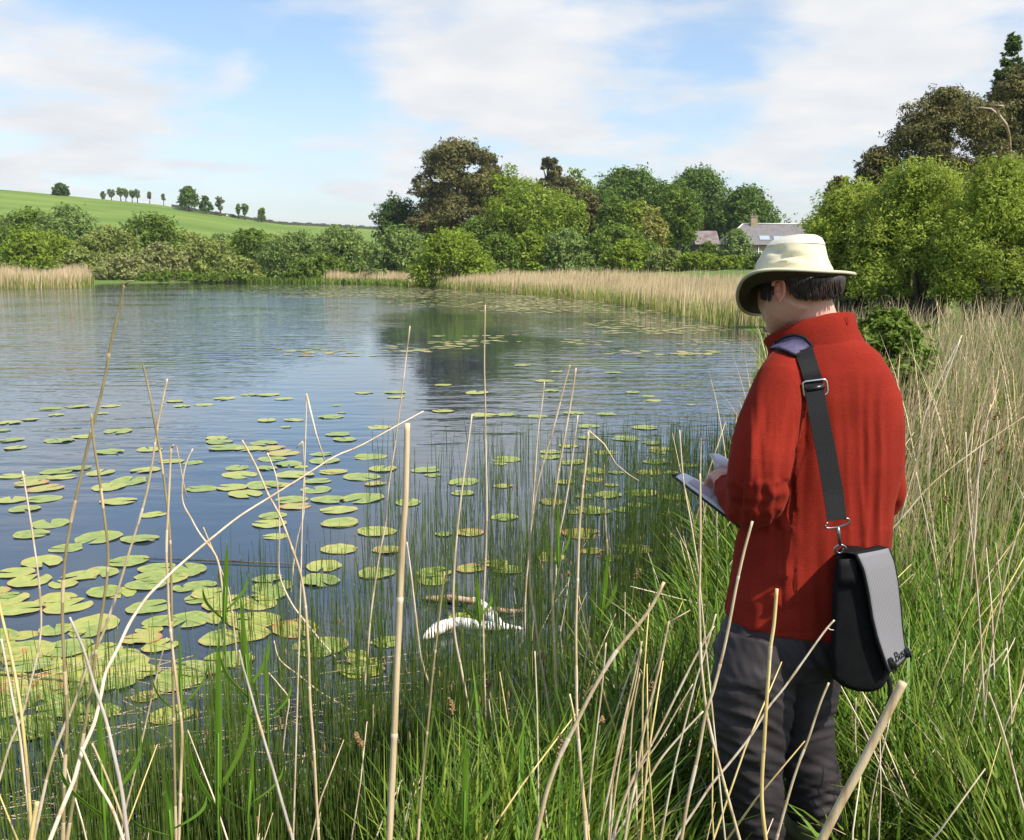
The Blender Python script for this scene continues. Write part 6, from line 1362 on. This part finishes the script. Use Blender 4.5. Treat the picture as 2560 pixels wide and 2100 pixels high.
me.vertices.foreach_set('co', (np.array([v.co[:] for v in me.vertices], dtype=np.float32) - np.array(BO, dtype=np.float32)).ravel()); me.update(); link('bag_body', me, M['bagblack'], bag)
mb = MB(); mb.grid([[W(2096 + 47 * q, 1398 - 2 * q + k, dn_ - .018 - .004 * math.sin(3.14 * q)) for q in np.linspace(0, 1, 6)] for k in (0, 20, 45, 66)], .003); bpart('top_panel', mb, M['webbing'])
# grey flap
FN = [(2140, 1386), (2158, 1425), (2170, 1480), (2180, 1545), (2192, 1595), (2207, 1640), (2221, 1679)]; FF = [(2220, 1370), (2234, 1405), (2244, 1460), (2250, 1520), (2254, 1570), (2259, 1610), (2265, 1642)]
def flp(s_, q):
    i = min(int(s_ * 6), 5); t_ = s_ * 6 - i; a = (FN[i][0] + (FN[i + 1][0] - FN[i][0]) * t_, FN[i][1] + (FN[i + 1][1] - FN[i][1]) * t_); b_ = (FF[i][0] + (FF[i + 1][0] - FF[i][0]) * t_, FF[i][1] + (FF[i + 1][1] - FF[i][1]) * t_)
    dd = dn_ - .03 + (df_ - dn_ + .0) * q; return W(a[0] + (b_[0] - a[0]) * q + 5 * math.sin(math.pi * q), a[1] + (b_[1] - a[1]) * q, dd)
NS, NQ = 20, 10
rows = [[flp(i / NS, j / NQ) for j in range(NQ + 1)] for i in range(NS + 1)]
me = bpy.data.meshes.new('flap'); vs = [Vector(p) - BO for r in rows for p in r]; fs = [(i * (NQ + 1) + j, (i + 1) * (NQ + 1) + j, (i + 1) * (NQ + 1) + j + 1, i * (NQ + 1) + j + 1) for i in range(NS) for j in range(NQ)]
me.from_pydata([tuple(v) for v in vs], [], fs); uvl = me.uv_layers.new(name='UVMap')
for lp_ in me.loops: i, j = divmod(lp_.vertex_index, NQ + 1); uvl.data[lp_.index].uv = (j / NQ, i / NS * 1.6)
me.polygons.foreach_set('use_smooth', [True] * len(fs)); flap = link('flap', me, M['greycloth'], bag); so = flap.modifiers.new('t', 'SOLIDIFY'); so.thickness = .005; so.offset = 0
ed = [flp(i / NS, 0) for i in range(NS + 1)] + [flp(1, j / NQ) for j in range(1, NQ + 1)] + [flp(i / NS, 1) for i in range(NS - 1, -1, -1)]
mb = MB(); mb.tube(ed, .0045, 8); bpart('binding', mb, M['webbing'], flap)
# flap top wraps back over the bag
mb = MB(); mb.grid([[flp(0, q) + Vector((-.0, 0, 0)), flp(0, q) + Vector((-.028, .0, .006)), flp(0, q) + Vector((-.055, 0, -.004))] for q in np.linspace(0, 1, 6)], .004); bpart('flap_top', mb, M['bagblack'], flap)
# lettering on the flap
cu_ = bpy.data.curves.new('lettering', 'FONT'); cu_.body = 'Bus'; cu_.size = 1.0; cu_.extrude = .01; to = bpy.data.objects.new('tmpt', cu_); COL.objects.link(to); dg = bpy.context.evaluated_depsgraph_get(); dg.update(); tm = bpy.data.meshes.new_from_object(to.evaluated_get(dg)); bpy.data.objects.remove(to)
xs_ = [v.co.x for v in tm.vertices]; x0_, x1_ = min(xs_), max(xs_)
for v in tm.vertices:
    q = .36 + .44 * (v.co.x - x0_) / (x1_ - x0_); s_ = .955 - .115 * v.co.y / .72; p = flp(min(s_, .999), q); nv = (flp(min(s_ + .02, 1), q) - flp(s_ - .02, q)).cross(flp(s_, q + .05) - flp(s_, q - .05)).normalized()
    if nv.y > 0: nv = -nv
    v.co = p + nv * (.0042 + v.co.z * .03) - BO
tm.name = 'lettering'; link('lettering', tm, M['plasticb'], flap)
for q_ in (.10, .90):
    mb = MB(); a_ = flp(.86, q_); b_ = flp(.97, q_); o1 = Vector((.006, -.006, 0)); mb.tube([a_ + o1, a_.lerp(b_, .35) + o1 * 1.6, a_.lerp(b_, .7) + o1 * 1.6, b_ + o1], [.006, .010, .010, .007], 8, flat=.6); mb.tube([a_ + o1 * 2.2, b_ + o1 * 2.2], .003, 6); bpart('clip', mb, M['plasticb'], flap)
mb = MB(); P_ = smooth_pts([W(2220, 1690, 2.66), W(2226, 1725, 2.66), W(2222, 1755, 2.66), W(2206, 1768, 2.66), W(2184, 1771, 2.66)], 3); mb.grid([[p + Vector((-.006, 0, .0)), p + Vector((.006, 0, .003))] for p in P_], .002); bpart('loose_strap', mb, M['webbing'])
mb = MB(); mb.tube([W(2188, 1385, 2.80), W(2196, 1362, 2.81), W(2202, 1348, 2.82)], [.022, .020, .016], 10, flat=.5)
for k in range(4): mb.tube([W(2184, 1352 + k * 4, 2.79), W(2210, 1356 + k * 4, 2.79)], .0018, 6)
bpart('far_strap_end', mb, M['webbing'])
# strap across the back
SL = [(1986, 880), (2001, 920), (2009, 950), (2021, 1035), (2041, 1134), (2058, 1233), (2068, 1303)]; SR = [(2031, 868), (2045, 912), (2055, 945), (2070, 1030), (2090, 1128), (2108, 1228), (2117, 1298)]
n_s = 40; rows = []
def alongp(L_, s_):
    x = s_ * (len(L_) - 1); i = min(int(x), len(L_) - 2); t_ = x - i; return (L_[i][0] + (L_[i + 1][0] - L_[i][0]) * t_, L_[i][1] + (L_[i + 1][1] - L_[i][1]) * t_)
dl = []
for i in range(n_s + 1):
    s_ = i / n_s; a = alongp(SL, s_); b_ = alongp(SR, s_); m_ = ((a[0] + b_[0]) / 2, (a[1] + b_[1]) / 2)
    ds_ = [onf(*p, .0075) for p in (a, m_, b_)]; ds_ = [p.y for p in ds_ if p is not None]; dl.append(min(ds_) if ds_ else dl[-1])
end = 2.585
for i in range(n_s + 1):   # taut strap: straighten the depth profile towards the bag
    s_ = i / n_s; dl[i] = min(dl[i], dl[0] + (end - dl[0]) * s_ if s_ > .1 else 9)
for i in range(n_s + 1):
    s_ = i / n_s; a = alongp(SL, s_); b_ = alongp(SR, s_); rows.append([W(a[0], a[1], dl[i] + .0), W((a[0] + b_[0]) / 2, (a[1] + b_[1]) / 2, dl[i]), W(b_[0], b_[1], dl[i] + .0)])
mb = MB(); mb.grid(rows, .003); strap = bpart('strap', mb, M['webbing'], None, False)
kd = dl[int(n_s * .34)] - .006
def rrect(c, w_, h_, r_, rot, d_, n=6):
    out = []
    for cx_, cy_, a0 in ((w_ / 2 - r_, h_ / 2 - r_, 0), (-w_ / 2 + r_, h_ / 2 - r_, 90), (-w_ / 2 + r_, -h_ / 2 + r_, 180), (w_ / 2 - r_, -h_ / 2 + r_, 270)):
        for k in range(n + 1):
            a = math.radians(a0 + 90 * k / n); x = cx_ + math.cos(a) * r_; y = cy_ + math.sin(a) * r_; out.append(W(c[0] + x * math.cos(rot) - y * math.sin(rot), c[1] + x * math.sin(rot) + y * math.cos(rot), d_))
    return out
P_ = rrect((2038, 970), 60, 38, 8, -.12, kd); mb = MB(); mb.tube(P_ + [P_[0]], .0032, 8, cap=False); bpart('slider_buckle', mb, M['chrome'], strap)
P_ = rrect((2039, 970), 50, 14, 4, -.12, kd - .003); mb = MB(); mb.grid([[P_[0], P_[7]], [P_[21], P_[14]]], .006); bpart('slider_bar', mb, M['plasticb'], strap)
# shoulder pad
PA = [(1936, 857), (1962, 843), (1987, 837), (2010, 843), (2031, 866)]; PB = [(1924, 872), (1944, 872), (1962, 877), (1978, 884), (1990, 888)]
rows = []
for q in np.linspace(0, 1, 8):
    row = []
    for s_ in np.linspace(0, 1, 14):
        a = alongp(PA, s_); b_ = alongp(PB, s_); u_ = a[0] + (b_[0] - a[0]) * q; v_ = a[1] + (b_[1] - a[1]) * q; p = onf(u_, v_, .009)
        row.append(p if p is not None else None)
    rows.append(row)
flat_ = [p for r in rows for p in r if p is not None]; my = sum(p.y for p in flat_) / max(1, len(flat_))
for i, q in enumerate(np.linspace(0, 1, 8)):
    for j, s_ in enumerate(np.linspace(0, 1, 14)):
        a = alongp(PA, s_); b_ = alongp(PB, s_)
        dd = min(rows[i][j].y if rows[i][j] is not None else my, my + .03); rows[i][j] = W(a[0] + (b_[0] - a[0]) * q, a[1] + (b_[1] - a[1]) * q, dd - .003)
YY = np.array([[c.y for c in r] for r in rows])
for _ in range(14):
    Z_ = np.pad(YY, 1, mode='edge'); av = (Z_[:-2, 1:-1] + Z_[2:, 1:-1] + Z_[1:-1, :-2] + Z_[1:-1, 2:]) / 4; YY = np.minimum(YY, av * .6 + YY * .4)
for i in range(8):
    for j in range(14):
        u_, v_ = proj(rows[i][j]); rows[i][j] = W(u_, v_, float(YY[i, j]))
mb = MB(); mb.grid(rows, .009); padp = bpart('shoulder_pad', mb, M['padpurple'], strap)
edg = rows[0] + [rows[i][-1] for i in range(1, 8)] + rows[-1][::-1][1:] ; mb = MB(); mb.tube([p + Vector((0, -.003, 0)) for p in edg], .0042, 8); link('pad_binding', mb.mesh('pad_binding', BO), M['webbing'], strap)
# hook and ring
de = dl[-1] - .002
mb = MB(); mb.tube(smooth_pts([W(2064, 1312, de), W(2066, 1320, de), W(2094, 1318, de), W(2120, 1308, de), W(2122, 1298, de), W(2114, 1296, de)], 3), .0030, 8); mb.tube([W(2064, 1312, de), W(2069, 1306, de)], .003, 8); bpart('strap_loop', mb, M['metal'], strap)
mb = MB(); mb.tube([W(2094, 1318, de), W(2097, 1335, de), W(2100, 1362, de - .003)], [.0055, .0045, .0048], 10); mb.tube(smooth_pts([W(2100, 1362, de), W(2092, 1368, de), W(2091, 1378, de), W(2099, 1383, de), W(2107, 1378, de), W(2107, 1370, de)], 3), .0028, 8); bpart('snap_hook', mb, M['metal'], strap)
mb = MB(); mb.tube([W(2101 + 15.5 * math.cos(a_), 1377 + 15.5 * math.sin(a_), de + .004 * math.sin(a_)) for a_ in np.linspace(0, 2 * math.pi, 33)], .0021, 8, cap=False); bpart('ring', mb, M['chrome'])
mb = MB(); mb.tube([W(2101, 1388, de + .002), W(2106, 1402, de + .004)], [.011, .016], 10, flat=.4); bpart('ring_tab', mb, M['webbing'])

# ------------------------------------------------------------------ notebook
M['paper'] = noisy('paper', (.86, .86, .87), (.90, .90, .90), 30, .6); M['cover'] = plain('black_cover', (.012, .012, .014), .45); M['print'] = noisy('printed_panel', (.55, .50, .53), (.72, .66, .68), 60, .7)
A_ = W(1681, 1191, 2.90); B_ = W(1852, 1322, 2.84); C_ = W(1880, 1272, 3.06); D_ = W(1704, 1186, 3.09)
nb = empty('notebook', (A_ + B_ + C_ + D_) / 4, 'open black-covered notebook held out in his left hand', 'notebook'); NBO = nb.location.copy()
def npart(nm, mb_, mat, par=None, smooth=False): return link(nm, mb_.mesh(nm, NBO, smooth), mat, par if par is not None else nb)
nrm_b = (B_ - A_).cross(D_ - A_).normalized(); nrm_b = nrm_b if nrm_b.z > 0 else -nrm_b
mb = MB(); mb.grid([[A_, B_], [D_, C_]], .004); npart('cover', mb, M['cover'])
rows = []
for i in range(9):
    r_ = []
    for j in range(7):
        s_, q = i / 8, j / 6; s2 = .035 + s_ * .93; q2 = .03 + q * .94; p = A_.lerp(B_, s2).lerp(D_.lerp(C_, s2), q2); r_.append(p + nrm_b * (.006 + .004 * math.sin(q * math.pi)))
    rows.append(r_)
mb = MB(); mb.grid(rows, .006); pg = npart('pages', mb, M['paper'], None, True)
def onp(s_, q, h=.012): s2 = .035 + s_ * .93; q2 = .03 + q * .94; return A_.lerp(B_, s2).lerp(D_.lerp(C_, s2), q2) + nrm_b * (h + .004 * math.sin(q * math.pi))
mb = MB(); mb.grid([[onp(.16, .08), onp(.16, .5), onp(.16, .62)], [onp(.5, .08), onp(.5, .5), onp(.5, .62)]], .0006); npart('printed_panel', mb, M['print'], pg)
mb = MB(); mb.tube([A_ + nrm_b * .004, D_ + nrm_b * .004], .0035, 8)
for k in range(2): q = A_.lerp(D_, .05 + .9 * k) + nrm_b * .004; mb.ell(q, .005, .005, .005, 8)
npart('elastic_loop', mb, M['cover'], None, True)
mb = MB(); mb.grid([[W(1773, 1133, 3.05), W(1782, 1150, 3.045), W(1790, 1172, 3.04)], [W(1784, 1134, 3.07), W(1797, 1150, 3.06), W(1808, 1172, 3.05)], [W(1796, 1134, 3.09), W(1814, 1150, 3.08), W(1832, 1172, 3.07)], [W(1816, 1146, 3.1), W(1836, 1160, 3.1), W(1850, 1180, 3.09)]], .002); npart('turned_page', mb, M['paper'], None, True)
mb = MB(); mb.grid([[W(1781, 1211, 3.0), W(1774, 1232, 2.99)], [W(1788, 1225, 3.0), W(1790, 1240, 2.98)], [W(1800, 1240, 2.98), W(1806, 1250, 2.97)]], .001); npart('loose_paper', mb, M['paper'], None, True)

hz_m = bpy.data.materials.new('haze'); hz_m.use_nodes = True; t = hz_m.node_tree; t.nodes.clear()
pv = nn(t, 'ShaderNodeVolumePrincipled', inp={'Color': (.86, .90, .96, 1), 'Density': .00016, 'Anisotropy': .3}); oo = nn(t, 'ShaderNodeOutputMaterial'); t.links.new(pv.outputs[0], oo.inputs['Volume'])
mb = MB(); mb.box((0, 1980, 38), 6200, 4200, 82)
tag(mb.build('haze', hz_m, None, False), 'faint summer haze over the lake', 'haze', None, 'stuff')
